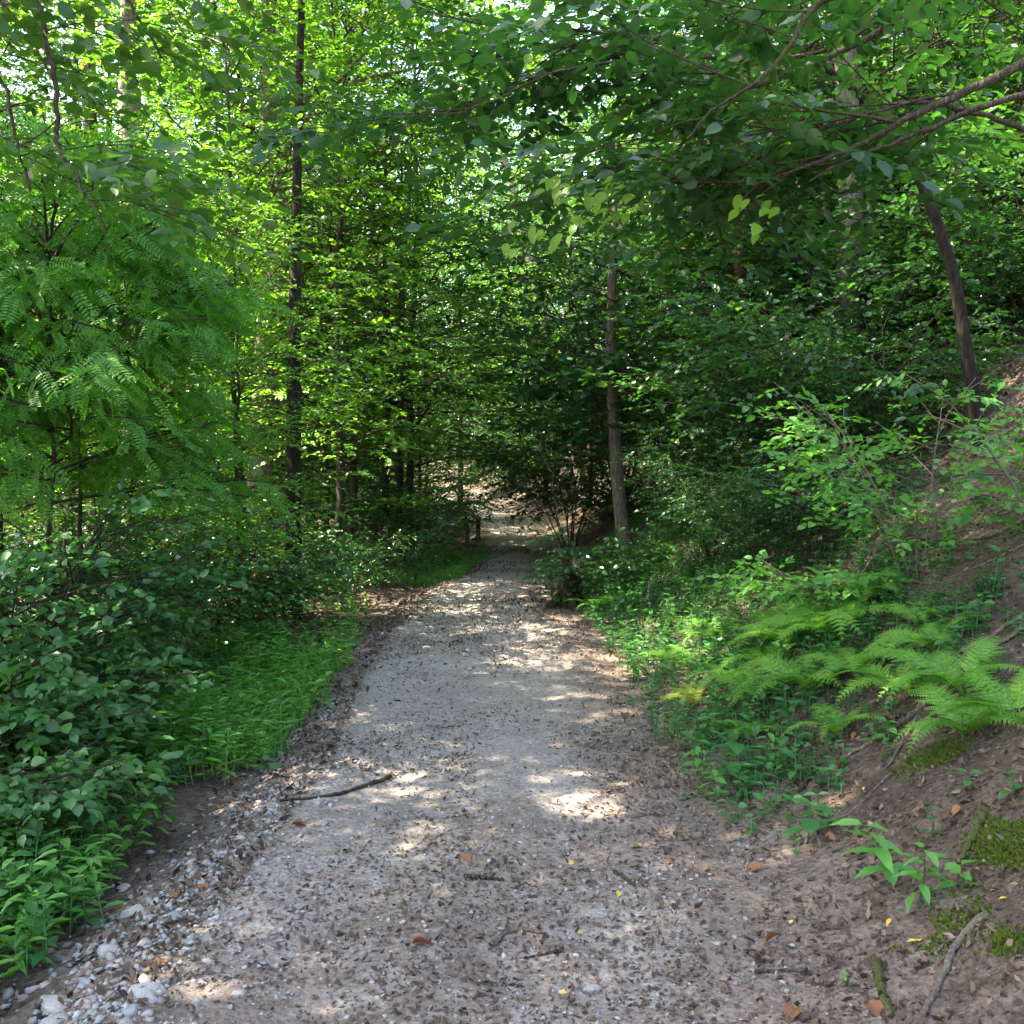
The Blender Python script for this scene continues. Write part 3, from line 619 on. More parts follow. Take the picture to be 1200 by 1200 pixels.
j1, j2, j3 = tb + (-.2, 0, 2.6), ttop[2], ttop[2] + (.05, -.05, .8)
def lime(t, base, rng):
    P = []; D = []
    for a, b, D_ in [(650, 208, 4.6), (668, 216, 4.6), (640, 222, 4.6), (690, 212, 4.55), (705, 235, 4.5), (676, 215, 4.5), (722, 208, 4.6), (735, 216, 4.55), (745, 230, 4.5), (655, 250, 4.6), (628, 262, 4.55), (640, 275, 4.6), (605, 292, 4.6), (660, 272, 4.5), (690, 258, 4.6), (715, 245, 4.6), (752, 240, 4.6), (675, 200, 4.7), (880, 232, 4.4), (905, 245, 4.4), (890, 262, 4.4), (545, 60, 5.3), (623, 62, 5.35), (680, 18, 5.4)]:
        for q_ in range(1 if D_ > 5 else 3):
            j_ = rng.normal(0, 13, 2) * (q_ > 0)
            P.append(at(a + j_[0], b + j_[1] * .8, D_ + .1 * q_)); D.append((rng.uniform(-1, -.1), rng.uniform(-.5, .3), rng.uniform(-.75, -.2)))
    P = np.array(P); M = frames(np.array(D), np.array((-.1, -.55, .8)) + rng.normal(0, .3, (len(P), 3)))
    leaf_parts(t, base, [leaf_mesh('lime_leaf' + str(k), NEARL[k], M_lime) for k in range(3)], P, M, rng.uniform(.06, .092, len(P)))
near_tree('overhanging_tree', 'tree off right edge whose long bare-barked limbs sweep over the upper right', tb, ttop, .12,
    [np.vstack([[j1], pix3([(1200, 75, 4.4), (1130, 112, 4.4), (1060, 148, 4.4), (1000, 182, 4.5), (940, 208, 4.5), (880, 232, 4.6)])]),
     np.vstack([[j1 + (0, 0, -.4)], pix3([(1200, 106, 4.3), (1110, 135, 4.4), (1055, 153, 4.45), (1000, 172, 4.5), (950, 196, 4.5)])]),
     np.vstack([[j1 + (.08, .1, -1.1)], pix3([(1200, 153, 4.6), (1130, 137, 4.6), (1080, 128, 4.6), (1020, 140, 4.7), (960, 160, 4.8), (920, 172, 4.8), (860, 205, 4.9), (800, 214, 5), (720, 222, 5.0), (650, 228, 5.1)])]),
     np.vstack([[j3], pix3([(1060, -70, 4.0), (962, 5, 4), (925, 58, 4), (880, 95, 4), (835, 122, 4.1), (805, 155, 4.1)])]),
     np.vstack([[j2], pix3([(1060, 20, 5.6), (885, 100, 5.8), (830, 82, 5.7), (795, 62, 5.7), (765, 42, 5.6), (710, 35, 5.5), (640, 25, 5.4), (560, 20, 5.3)])]),
     np.vstack([[j2 + (0, 0, .2)], pix3([(1000, 40, 5.7), (800, 68, 5.7), (735, 76, 5.5), (650, 90, 5.4), (570, 127, 5.3), (530, 142, 5.3)])]),
     np.vstack([[j3 + (0, 0, .5)], pix3([(1180, -90, 4.6), (1100, -30, 5), (1000, 10, 5.4), (900, 20, 5.8)])])],
    [.025, .017, .013, .015, .021, .013, .016], 51, .10, M_hazel, B_limb, 290, [8, 2, 8, 6, 11, 8, 8], 'overhang_leaf', extra=lime, behind=True)
tb2 = np.array((-3.4, 2.6, Hs(-3.4, 2.6) - .1)); k2 = tb2 + (.1, .05, 3.0)
near_tree('drooping_tree', 'tree off left edge whose leafy twig droops into the top left corner', tb2, [tb2, tb2 + (.1, 0, 1.5), k2, k2 + (.1, .1, 3)], .11,
    [np.vstack([[k2], pix3([(-120, -160, 2.8), (30, -15, 2.75), (55, 50, 2.7), (72, 115, 2.7), (84, 170, 2.7), (108, 205, 2.7), (128, 250, 2.7), (150, 285, 2.7)])]),
     np.vstack([[k2 + (0, 0, .4)], pix3([(-80, -180, 3.0), (40, -60, 3.0), (120, -10, 3.0), (165, 40, 3.0), (190, 90, 3.0)])]),
     np.vstack([[k2 + (0, 0, -.3)], pix3([(-160, -40, 2.9), (-60, 30, 2.9), (0, 80, 2.9), (30, 150, 2.9), (50, 210, 2.9)])])],
    [.009, .008, .008], 52, .060, M_canopy, B_limb, 200, [6, 4, 4], 'droop_leaf', ln=7, sl=.2, lsub=.28)

# ---------------------------------------------------------------- robinia and shrubs at the left edge
rb = spot(60, 7.0)
w_, c_, _ = grow_tree(61, 3.4, .026, 1.5, 1.15, 24, 6, 5, LP, .21, 5, .3, low=.55, pw=.4, el=(.25, 1.0), droop=.75)
plant(Kind('robinia', w_, c_, B_dark, M_robinia), 'robinia_tree', rb, 'bright green robinia with feathery leaflets at left edge', 'tree', None, .4)
rb = spot(105, 8.0)
w_, c_, _ = grow_tree(62, 3.4, .024, 1.7, .95, 20, 6, 5, LP, .21, 5, .3, low=.55, pw=.4, el=(.25, 1.0), droop=.75)
plant(Kind('robinia_b', w_, c_, B_dark, M_robinia), 'robinia_tree', rb, 'feathery robinia reaching right, behind the pale-leaved left shrub', 'tree', None, 0)
def near_shrub(name, label, px, D, seed, h, spread, stems, sub, m, size, ln, sl, leafm, nparts, key, tm=None, flat=.15, stemm=None, r=.009):
    b = np.array(spot(px, D)); w, c, (P, M, S_) = grow_shrub(seed, h, spread, stems, sub, m, LM, size, ln, sl, r=r, flat=flat)
    t = thing(name, b, label, 'shrub'); link('stem', w.mesh(name + '_stem', stemm or B_twig, True), t)
    Wp = P + b; px_, py_, f = to_pix(Wp); vis = (px_ > -10) & (px_ < 1210)
    # the outermost leaves on the viewer's side
    ctr = P.mean(0); out = ((P - ctr) * np.array((0, -1.0, .55))).sum(1); sc = np.where(vis, out, -9); idx = np.argsort(-sc)
    big, rest = idx[:nparts], idx[nparts:]
    leaf_parts(t, np.zeros(3), [leaf_mesh(key + str(k), (tm or NEARL)[k], leafm) for k in range(3)], P[big], M[big], S_[big])
    mb = MB(); mb.inst(*LM, P[rest], M[rest], S_[rest]); f_ = link('foliage', mb.mesh(name + '_foliage', leafm), t); f_['kind'] = 'stuff'
    return t
RNDL = [leaf_near(.78, 0, .12, .06), leaf_near(.84, 0, .2, .04), leaf_near(.72, 0, .08, .08)]
near_shrub('round_leaved_shrub', 'shrub with rounded pale-sheened leaves in layers at left edge', 25, 6.2, 71, 1.7, .7, 12, 9, 5, .075, 8, .3, M_shrub, 290, 'round_leaf', RNDL, .2, B_dark)
near_shrub('broad_leaved_shrub', 'dense dark shrub with pointed blue-green leaves above the left verge', 15, 5.5, 72, .8, .5, 13, 8, 5, .085, 8, .22, M_shrub, 290, 'pointed_leaf', None, .15, B_dark)
near_shrub('shaded_shrub', 'low dark shrub at left edge below the broad-leaved one', -15, 4.6, 73, .55, .45, 9, 6, 4, .075, 7, .2, M_shrub, 120, 'pointed_leaf', None, .15, B_dark)
near_shrub('stump_sprout', 'leafy sprouts growing over the rotten stump by the path', 706, 12.0, 74, .95, .6, 9, 8, 4, .08, 7, .25, M_hazel, 120, 'sprout_leaf', None, .2, B_dark, .004)
near_shrub('bank_sapling', 'pale-stemmed sapling with bright leaves in front of the curved trunk', 1078, 6.5, 75, 1.35, .5, 7, 9, 4, .075, 7, .26, M_herb, 220, 'sapling_leaf', None, .1, B_twig, .005)
near_shrub('bright_bramble', 'bright low bramble on the bank above the ferns', 985, 7.0, 76, .55, .75, 8, 5, 3, .075, 7, .2, M_herb, 140, 'sapling_leaf')
near_shrub('edge_sprig', 'sprig of hazel leaves poking in at right edge above the roots', 1235, 5.6, 77, .85, .4, 4, 4, 2, .09, 6, .2, M_hazel, 40, 'sprout_leaf')

# ---------------------------------------------------------------- herbs, grass and creepers
def herb_template(seed, h, pairs, leaf, size, w=1.0):
    rng = np.random.default_rng(seed); mb = MB(); P = []; D = []; S_ = []
    lean = rng.normal(0, .12, 2)
    for i in range(pairs):
        z = h * (.25 + .75 * i / max(1, pairs - 1)); a0 = i * 1.57 + rng.normal(0, .3)
        for s in (0, math.pi):
            P.append((lean[0] * z, lean[1] * z, z)); D.append((math.cos(a0 + s), math.sin(a0 + s), rng.uniform(-.15, .5))); S_.append(size * rng.uniform(.7, 1.15) * (1 - .3 * i / pairs))
    P = np.array(P); D = np.array(D)
    mb.inst(*leaf, P, frames(D, np.tile((0, 0, 1.), (len(P), 1)) + rng.normal(0, .25, (len(P), 3))), np.array(S_))
    tube(mb, [(0, 0, -.02), (lean[0] * h, lean[1] * h, h)], [.004, .002], 3)
    return np.concatenate(mb.v), {k: np.concatenate(f) for k, f in mb.f.items() if f}
NARROW = leaf_mid(.26); NARROW[0][:, 2] -= .25 * NARROW[0][:, 1] ** 2
HERBS = [herb_template(600 + i, [.16, .2, .24, .19, .28][i], [5, 6, 6, 4, 7][i], leaf_mid([.26, .3, .22, .36, .26][i]) if i != 0 else NARROW, [.10, .09, .11, .08, .10][i]) for i in range(5)]
BROAD = [herb_template(610 + i, .20, 4, leaf_mid(.5), .085) for i in range(3)]
CREEP = [herb_template(620 + i, .07, 2, leaf_mid(.8), .05) for i in range(3)]
def rotz(a):
    c, s = np.cos(a), np.sin(a); z = np.zeros_like(a); o = np.ones_like(a)
    return np.stack([np.stack([c, -s, z], -1), np.stack([s, c, z], -1), np.stack([z, z, o], -1)], 1)
def scatter(name, label, temps, xy, sz, mat, seed, parent=None, cat=None):
    rng = np.random.default_rng(seed); x, y = xy[:, 0], xy[:, 1]; mb = MB()
    P = np.stack([x, y, S(x, y)], -1); k = rng.integers(0, len(temps), len(x)); M = rotz(rng.uniform(0, 6.28, len(x))); s_ = rng.uniform(*sz, len(x))
    for i, t in enumerate(temps):
        q = k == i; mb.inst(*t, P[q], M[q], s_[q])
    return tag(link(name, mb.mesh(name, mat), parent), label, cat, kind='stuff')
# grass tussocks and blades
def blades(n, seed, L=.28, spread=.05):
    rng = np.random.default_rng(seed); mb = MB()
    for i in range(n):
        a = rng.uniform(0, 6.28); l = L * rng.uniform(.6, 1.1); o = rng.normal(0, spread, 2); lean = rng.uniform(.25, .95)
        s = np.linspace(0, 1, 5); r = l * lean * s ** 1.4; z = l * (s * (1 - .2 * lean) - .75 * lean * s ** 2.2)
        c = np.stack([o[0] + np.cos(a) * r, o[1] + np.sin(a) * r, z], -1); wd = .0035 * (1 - s * .85); sd = np.array((-math.sin(a), math.cos(a), 0))
        V = np.concatenate([c - sd * wd[:, None], c + sd * wd[:, None]]); mb.add(V, {4: [(k, 5 + k, 6 + k, k + 1) for k in range(4)], 3: []})
    return np.concatenate(mb.v), {4: np.concatenate(mb.f[4])}
tuft = [blades(14, 20 + i, .22, .03) for i in range(3)]
rng = np.random.default_rng(9)
def cand(n, x0, x1, y0, y1): return np.stack([rng.uniform(x0, x1, n), y0 + (y1 - y0) * rng.random(n) ** 1.2], -1)
c = cand(26000, -6.5, .2, 2.4, 13); u = path_l(c[:, 1]) - c[:, 0]
thr = np.interp(c[:, 1], [2.4, 3.2, 3.8, 4.4, 5.2, 5.7, 6.1, 8.5, 10, 13], [.5, .38, .38, .62, .66, .3, .1, .06, .15, .5]) + .22 * vnoise(c[:, 0] * 3, c[:, 1] * 3, 61)
dens = np.clip(.9 - .13 * np.maximum(u - .4, 0), .15, .9) * np.interp(c[:, 1], [8.3, 9.6, 13], [1, .25, .06])
dens = dens * (.35 + .65 * smooth(.0, .35, u - thr)) * np.clip(.75 + 1.1 * vnoise(c[:, 0] * 2.6, c[:, 1] * 2.6, 66), .15, 1)
ok = (u > thr) & (rng.random(len(c)) < dens); c = c[ok]; u = u[ok]
grassy = (c[:, 1] > 5.5) & (u < 1.0 + .5 * vnoise(c[:, 0] * 2, c[:, 1] * 2, 62))
scatter('verge_herbs', 'thick bright narrow-leaved herbs along the left edge of the path', HERBS + BROAD + tuft[:2], c[grassy][:2600], (.4, 1.25), M_herb, 1, cat='undergrowth')
r_ = c[~grassy]; mixm = rng.random(len(r_)) < .45
scatter('leafy_undergrowth', 'broad-leaved green undergrowth covering the left verge', BROAD, r_[mixm][:3200], (.6, 1.35), M_ivy, 2, cat='undergrowth')
scatter('tall_undergrowth', 'taller narrow-leaved weeds mixed into the left verge', HERBS, r_[~mixm][:2400], (.5, 1.1), M_herb, 3, cat='undergrowth')
c = cand(30000, .6, 6.5, 3.0, 17); t_ = c[:, 0] - path_r(c[:, 1])
pxs, pys, _ = to_pix(np.stack([c[:, 0], c[:, 1], H(c[:, 0], c[:, 1])], -1))
lush = smooth(-.05, .25, t_) * smooth(3.6, 6.2, c[:, 1] + .8 * vnoise(c[:, 0] * 1.5, c[:, 1] * 1.5, 63)) * (1 - .85 * smooth(1010, 1140, pxs) * smooth(760, 640, pys)) * (1 - .6 * smooth(.9, 2.6, t_))
ok = rng.random(len(c)) < lush * (.30 + .9 * np.clip(vnoise(c[:, 0] * 1.7, c[:, 1] * 1.7, 64) + .25, 0, 1)); c = c[ok]
m1 = rng.random(len(c)) < .55
scatter('creeper', 'small-leaved creeper carpeting the foot of the right bank', CREEP, c[m1][:5200], (.7, 1.5), M_ivy, 4, cat='undergrowth')
scatter('bank_undergrowth', 'leafy seedlings and weeds growing among the bank ferns', BROAD, c[~m1][:2000], (.4, 1.15), M_ivy, 5, cat='undergrowth')
g = hit(1160, 700); mb = MB(); mb.add(*blades(110, 3, .27, .045))
t = tag(link('grass_tussock', mb.mesh('grass_tussock', M_grass), loc=g - (0, 0, .01)), 'dark green drooping grass tussock below the bare roots at right', 'grass')
c = cand(900, .6, 3.2, 9, 14); t_ = c[:, 0] - path_r(c[:, 1]); c = c[(t_ > .25) & (t_ < 1.6) & (vnoise(c[:, 0] * 1.2, c[:, 1] * 1.2, 65) > -.05)]
scatter('bank_grass', 'dark tufted grass on the bank below the slender trunk', tuft, c, (.7, 1.3), M_grass, 6, cat='grass')
c = cand(1500, -4, 0, 14.5, 19.5); u = path_l(c[:, 1]) - c[:, 0]; c = c[(u > -.1) & (u < 1.3)]
scatter('path_grass', 'bright grass patch at the left edge of the far path', tuft + HERBS, c, (.45, .85), M_herb, 7, cat='grass')

# ferns, frond by frond
def pinna():
    mb = MB(); V = np.array([(0, 0, 0), (-.16, .5, .02), (0, 1, -.04), (.16, .5, .02)]); F = {4: [(0, 3, 2, 1)], 3: []}
    n = 10; P = []; D = []; S_ = []
    for i in range(n):
        y = .03 + .9 * i / n
        for s in (-1, 1): P.append((0, y, 0)); D.append((s, .45, 0)); S_.append(.19 * (1 - .8 * i / n))
    P = np.array(P); mb.inst(V * (2.3, 1, 1), F, P, frames(np.array(D), np.tile((0, 0, 1.), (len(P), 1))), np.array(S_))
    mb.add([(-.008, 0, 0), (.008, 0, 0), (0, 1, 0)], {3: [(0, 1, 2)], 4: []})
    return np.concatenate(mb.v), {k: np.concatenate(f) for k, f in mb.f.items() if f}
PIN = pinna()
def frond(seed, arch=.35, mat=None):
    rng = np.random.default_rng(seed); mb = MB(); s = np.linspace(0, 1, 14)
    th = R(66) - R(105) * s ** 1.2; pts = np.zeros((14, 3)); st = 1 / 13
    for i in range(1, 14): pts[i] = pts[i - 1] + st * np.array((.04 * math.sin(i * .4 + seed), math.cos(th[i]), math.sin(th[i])))
    tube(mb, pts, np.linspace(.006, .002, 14), 4)
    n = 19; P = []; D = []; S_ = []; U = []
    for i in range(n):
        q = .17 + .81 * (i / (n - 1)); p, d = interp_poly(pts, min(q, .999)); x = (q - .17) / .83
        l = .27 * (min(1, .5 + x * 2.4)) * (1 - x) ** .8 + .012
        sd = norm(np.cross(d, (0, 0, 1.))[None])[0]; up = np.cross(sd, d)
        for sgn in (-1, 1): P.append(p); D.append(sgn * sd + d * (.35 + .3 * x) - up * .12 + rng.normal(0, .07, 3)); S_.append(l * rng.uniform(.9, 1.08)); U.append(up + rng.normal(0, .08, 3))
    mb.inst(*PIN, np.array(P), frames(np.array(D), np.array(U)), np.array(S_))
    return mb.mesh('frond', mat or M_fern)
FR = [frond(i) for i in range(5)]; FRY = frond(9, mat=M_yfern)
FERNS = [(985, 735, .62, 8, 'tall bright fern with arching fronds at centre of the bank', 0), (930, 745, .5, 6, 'fern left of the tallest bank fern', 0),
    (865, 790, .42, 6, 'fern low on the bank nearest the creeper', 0), (895, 810, .45, 5, 'fern below the centre of the fern patch', 0),
    (955, 800, .5, 6, 'fern in the middle of the lower fern patch', 0), (818, 815, .3, 5, 'small yellowed fern at the foot of the bank', 1),
    (1035, 690, .42, 6, 'fern at the top of the fern patch below the bramble', 0), (1098, 752, .42, 6, 'fern just left of the grass tussock', 0),
    (1130, 800, .5, 7, 'large fern below the grass tussock at right', 0), (1198, 835, .42, 5, 'fern cut by the right edge of the picture', 0),
    (1130, 850, .42, 6, 'lowest fern on the right, hanging over bare soil', 0), (985, 850, .32, 4, 'small fern above the fallen log', 0),
    (880, 855, .28, 4, 'small fern on the lowest bank near the path', 0), (1075, 720, .34, 4, 'fern between bramble and tussock', 0),
    (700, 705, .42, 5, 'shaded fern beside the rotten stump', 0), (835, 740, .4, 5, 'shaded fern at upper left of the fern patch', 0), (905, 770, .42, 5, 'fern between the two lowest left ferns', 0), (1010, 780, .42, 5, 'fern just right of the patch centre', 0), (1060, 800, .4, 5, 'fern above the fallen log', 0), (800, 770, .36, 5, 'dark fern at far left of the fern patch', 0)]
for i, (px, py, L, n, l, yel) in enumerate(FERNS):
    b = hit(px, py + 12); rg = np.random.default_rng(900 + i); t = thing('fern', b - (0, 0, .01), l, 'fern', 'ferns on the right bank')
    nm = Hn(b[:1], b[1:2])[0]
    n += 2
    for k in range(n):
        a = k * 6.283 / n + rg.normal(0, .25); up = norm((np.array((0, 0, 1.)) * .6 + nm * .6)[None])[0]
        d = np.array((math.cos(a), math.sin(a), 0)); d = d - up * (d @ up)
        M = frames(d[None], up[None] + rg.normal(0, .2, 3))[0]; l_ = L * rg.uniform(.8, 1.2) * (1.15 if d[0] < 0 else .95)
        link('frond', FRY if yel else FR[int(rg.integers(0, 5))], t, mw=mat4(M, np.zeros(3), l_))

# small single plants with their own leaves
def young_plant(px, py, label, h, pairs, size, seed, key='herb_leaf', tm=None, mat=None, lean=(0, 0), group='young plants on the bare soil'):
    rg = np.random.default_rng(seed); b = hit(px, py); t = thing('young_plant', b, label, 'plant', group)
    top = np.array((lean[0] * h, lean[1] * h, h)); mb = MB(); tube(mb, curve([(0, 0, -.02), top * .5 + (.01, 0, 0), top], 6), np.linspace(.0045, .002, 6), 5); link('stem', mb.mesh('plant_stem', B_stem, True), t)
    ms = [leaf_mesh(key + str(k), (tm or NEARL)[k], mat or M_herb) for k in range(3)]
    for i in range(pairs):
        f = .3 + .7 * i / max(1, pairs - 1); a0 = i * 1.57 + rg.normal(0, .3)
        for s_ in (0, math.pi):
            d = np.array((math.cos(a0 + s_), math.sin(a0 + s_), rg.uniform(-.1, .35))); M = frames(d[None], np.array(((0, 0, 1.),)) + rg.normal(0, .2, 3))[0]
            link('leaf', ms[int(rg.integers(0, 3))], t, mw=mat4(M, top * f, size * rg.uniform(.75, 1.15) * (1 - .25 * f)))
LANC = [leaf_near(.36, 0, .3, .06), leaf_near(.32, 0, .45, .05), leaf_near(.4, 0, .2, .08)]
BRD = [leaf_near(.56, 0, .2, .06), leaf_near(.6, 0, .3, .05), leaf_near(.52, 0, .12, .08)]
young_plant(945, 985, 'lone dark seedling with broad paired leaves on bare soil', .15, 3, .13, 1, 'broad_leaf', BRD, M_ivy, (.1, 0))
young_plant(1050, 1040, 'bushy seedling with long narrow leaves near lower right', .22, 7, .16, 2, 'lance_leaf', LANC, None, (-.5, 0))
young_plant(1075, 1065, 'narrow-leaved seedling just right of the bushy one', .2, 6, .12, 3, 'lance_leaf', LANC, None, (.1, 0))
young_plant(1125, 1045, 'small bright seedling with lobed leaves by the moss', .09, 3, .1, 4, 'broad_leaf2', BRD)
young_plant(990, 1155, 'tiny bright green seedling at bottom right of the path', .03, 2, .035, 5, 'broad_leaf2', BRD)
young_plant(860, 920, 'dark weedy plant with broad leaves at right path edge', .26, 5, .15, 6, 'broad_leaf', BRD, M_ivy)
young_plant(818, 925, 'narrow-leaved weed left of the broad-leaved plant at right path edge', .25, 7, .12, 7, 'lance_leaf', LANC)
young_plant(835, 940, 'small weed at the lowest edge of the right path plants', .16, 6, .1, 8, 'lance_leaf', LANC)
young_plant(900, 905, 'thin weed leaning over soil right of the path plants', .2, 6, .1, 9, 'lance_leaf', LANC)
young_plant(1090, 985, 'small dark plant left of the moss patch', .12, 3, .06, 10, 'broad_leaf', BRD, M_ivy)
young_plant(1040, 870, 'bright seedling by the fallen log', .1, 3, .085, 11, 'broad_leaf2', BRD)
young_plant(1135, 930, 'creeping leafy plant below the lowest right fern', .08, 3, .07, 12, 'broad_leaf', BRD, M_ivy)
young_plant(1185, 935, 'creeping leafy plant at right edge below the ferns', .09, 3, .075, 13, 'broad_leaf', BRD, M_ivy)
young_plant(313, 905, 'lone broad-leaved seedling on bare soil at the left path edge', .1, 2, .1, 14, 'broad_leaf', BRD, M_ivy)
young_plant(245, 890, 'large-leaved plant at the front of the left herbs', .2, 3, .15, 15, 'broad_leaf2', BRD)
G7 = 'bright narrow-leaved weeds by the left stones'
for i, (px, py, h) in enumerate([(55, 1085, .3), (90, 1075, .24), (20, 1105, .3), (105, 1050, .26), (150, 1010, .26), (175, 985, .24), (60, 1050, .28)]):
    young_plant(px, py, ['sunlit yellow-green weed beside the stones at lower left', 'sunlit weed nearest the white stones', 'weed at the left edge just above the stones', 'upright weed behind the sunlit weeds', 'arching weed over dark soil above the stones', 'arching weed farthest up the bare ditch', 'tall weed behind the left edge stones'][i], h, 7, .12, 30 + i, 'lance_leaf', LANC, None, (.25, -.1), G7)

# ---------------------------------------------------------------- wood on the ground, stump, railing
def lay(pix, lift=.6, r=.01, n=24, seed=0):
    p = np.array([hit(a, b) for a, b in pix]); c = curve(p, n); rg = np.random.default_rng(seed)
    c[:, 2] = np.maximum(c[:, 2], S(c[:, 0], c[:, 1])) + r * lift; c[:, 2] = np.convolve(np.pad(c[:, 2], 2, 'edge'), np.ones(5) / 5, 'valid')
    c[1:-1] += rg.normal(0, r * .2, (n - 2, 3)); return c
def stick(name, label, pix, r, mat, seed, cat='stick', group=None, fork=None, taper=.45, lift=.6):
    c = lay(pix, lift, r, seed=seed); base = c[0].copy(); mb = MB(); rg = np.random.default_rng(seed)
    tube(mb, c - base, np.linspace(r, r * taper, len(c)), 8, .25, rg)
    if fork:
        f = lay(fork, lift, r * .5, 10, seed + 1); tube(mb, f - base, np.linspace(r * .5, r * .2, 10), 6, .2, rg)
    return tag(link(name, mb.mesh(name, mat, True), loc=base), label, cat, group)
stick('fallen_branch', 'long smooth grey branch lying at bottom right', [(1157, 1072), (1128, 1100), (1106, 1140), (1090, 1175), (1066, 1215)], .0125, B_stick, 1, 'branch', None, None, .7)
stick('fallen_branch', 'short mossy grey branch standing by the tiny seedling', [(1027, 1128), (1032, 1160), (1042, 1192)], .015, B_moss, 2, 'branch', None, None, .8)
stick('fallen_branch', 'dead weathered log on the slope below the ferns', [(1088, 822), (1062, 845), (1030, 868), (985, 892)], .018, B_stick, 3, 'branch', None, [(1080, 830), (1050, 885), (1035, 905)], .4)
stick('fallen_branch', 'dark thin branch across the left edge of the path', [(458, 912), (420, 925), (385, 934), (328, 940)], .013, B_limb, 4, 'branch', None, None, .4)
stick('fallen_branch', 'mossy branch end beside the moss patch', [(1152, 955), (1140, 985), (1128, 1010)], .024, B_moss, 5, 'branch')
stick('fallen_branch', 'pale forked twig left of the long bottom right branch', [(1095, 1120), (1110, 1105), (1130, 1095)], .006, B_stick, 6, 'branch')
for i, (p, r) in enumerate([([(1215, 715), (1180, 735), (1145, 757), (1110, 772), (1080, 782)], .013), ([(1215, 603), (1175, 625), (1145, 634), (1112, 642)], .013), ([(1215, 635), (1170, 655), (1140, 668)], .009), ([(1195, 565), (1165, 590), (1148, 610)], .012), ([(1215, 725), (1190, 745), (1165, 760)], .016), ([(1165, 560), (1140, 568), (1118, 585)], .01), ([(1210, 580), (1185, 600), (1160, 605)], .008)]):
    stick('root', ['long pale root crossing bare soil just above the grass tussock', 'pale wavy root high on the bare bank at right', 'thin root between the two long pale roots', 'root running down from the curved trunk', 'thick short root at right edge beside the tussock', 'root at the foot of the curved trunk', 'thin upper root at right edge'][i], p, r, B_root, 20 + i, 'root', 'bare roots on the right bank', lift=.9)
for i, (p, r) in enumerate([([(545, 1030), (590, 1033)], .012), ([(575, 1110), (600, 1092), (640, 1095)], .009), ([(720, 1022), (745, 1040)], .008), ([(410, 1065), (425, 1070)], .01), ([(885, 1140), (940, 1141), (960, 1155)], .007), ([(740, 958), (772, 956)], .012), ([(935, 930), (965, 890), (985, 870)], .009), ([(270, 870), (250, 890), (240, 905)], .006), ([(245, 915), (275, 900), (300, 905)], .005), ([(830, 870), (870, 850), (900, 838)], .01), ([(660, 1115), (610, 1125)], .007), ([(1045, 905), (1000, 950), (985, 960)], .006)]):
    stick('twig', ['dead twig in the middle of the path', 'forked twig on the lower path', 'short twig right of the path centre', 'stubby twig on the left path', 'thin straight twig at lower right of path', 'twig at right path edge beside the weeds', 'twig lying up the slope right of the lone seedling', 'twig in the bare ditch on the left', 'pale twig crossing the left ditch', 'dark twig under the lower ferns', 'thin twig at the bottom of the path', 'thin twig below the fallen log'][i], p, r, [B_limb, B_stick][i % 2], 60 + i, 'twig', 'twigs on the ground')
stick('bent_branch', 'mossy bent branch sticking out of the bank by the stump', [(722, 662), (712, 670), (703, 676), (700, 690)], .03, B_moss, 90, 'branch', lift=1.5)
# upright stake
b = hit(760, 712); mb = MB(); tube(mb, [(0, 0, -.05), (.005, 0, .12), (.01, 0, .27)], [.016, .015, .014], 7, .2, np.random.default_rng(3)); tag(link('stake', mb.mesh('stake', B_stick, True), loc=b), 'short weathered stake upright in the bank below slender trunk', 'stake')
# rotten stump
b = hit(664, 712); rg = np.random.default_rng(12); t = thing('stump', b - (0, 0, .05), 'dark rotten broken stump at the right edge of the path', 'stump')
n, sd = 13, 18; zz = np.linspace(0, 1, n); V = []
for i, z in enumerate(zz):
    for j in range(sd):
        a = 6.283 * j / sd; rr_ = (.125 + .05 * math.exp(-z * 6)) * (1 + .22 * math.sin(3 * a + 1) + .12 * math.sin(7 * a + z * 3)) * (1 - .18 * z) + rg.normal(0, .006)
        top = .56 + .07 * math.sin(a + .5) + .03 * math.sin(a * 3)
        V.append((math.cos(a) * rr_ + .05 * z, math.sin(a) * rr_ + .03 * z, z * top))
Q = [(i * sd + j, i * sd + (j + 1) % sd, (i + 1) * sd + (j + 1) % sd, (i + 1) * sd + j) for i in range(n - 1) for j in range(sd)]
V += [(.05 + (x - .05) * .7, .03 + (y - .03) * .7, z - .05) for x, y, z in V[-sd:]]; o = n * sd
Q += [((n - 1) * sd + j, (n - 1) * sd + (j + 1) % sd, o + (j + 1) % sd, o + j) for j in range(sd)]
V.append((.05, .03, .38)); T = [(o + j, o + (j + 1) % sd, len(V) - 1) for j in range(sd)]
mb = MB(); mb.add(V, {4: Q, 3: T}); link('trunk', mb.mesh('stump_trunk', B_stump, True), t)
for k, a in enumerate((-2.5, -1.2, .4, 2.2)):
    mb = MB(); c = curve([(math.cos(a) * .12, math.sin(a) * .12, .16), (math.cos(a) * .27, math.sin(a) * .27, .06), (math.cos(a + .3) * .5, math.sin(a + .3) * .5, -.02 + (.12 if math.cos(a) > 0 else -.02))], 9)
    tube(mb, c, np.linspace(.07, .02, 9), 8, .2, rg); link('root', mb.mesh('stump_root', B_stump, True), t)
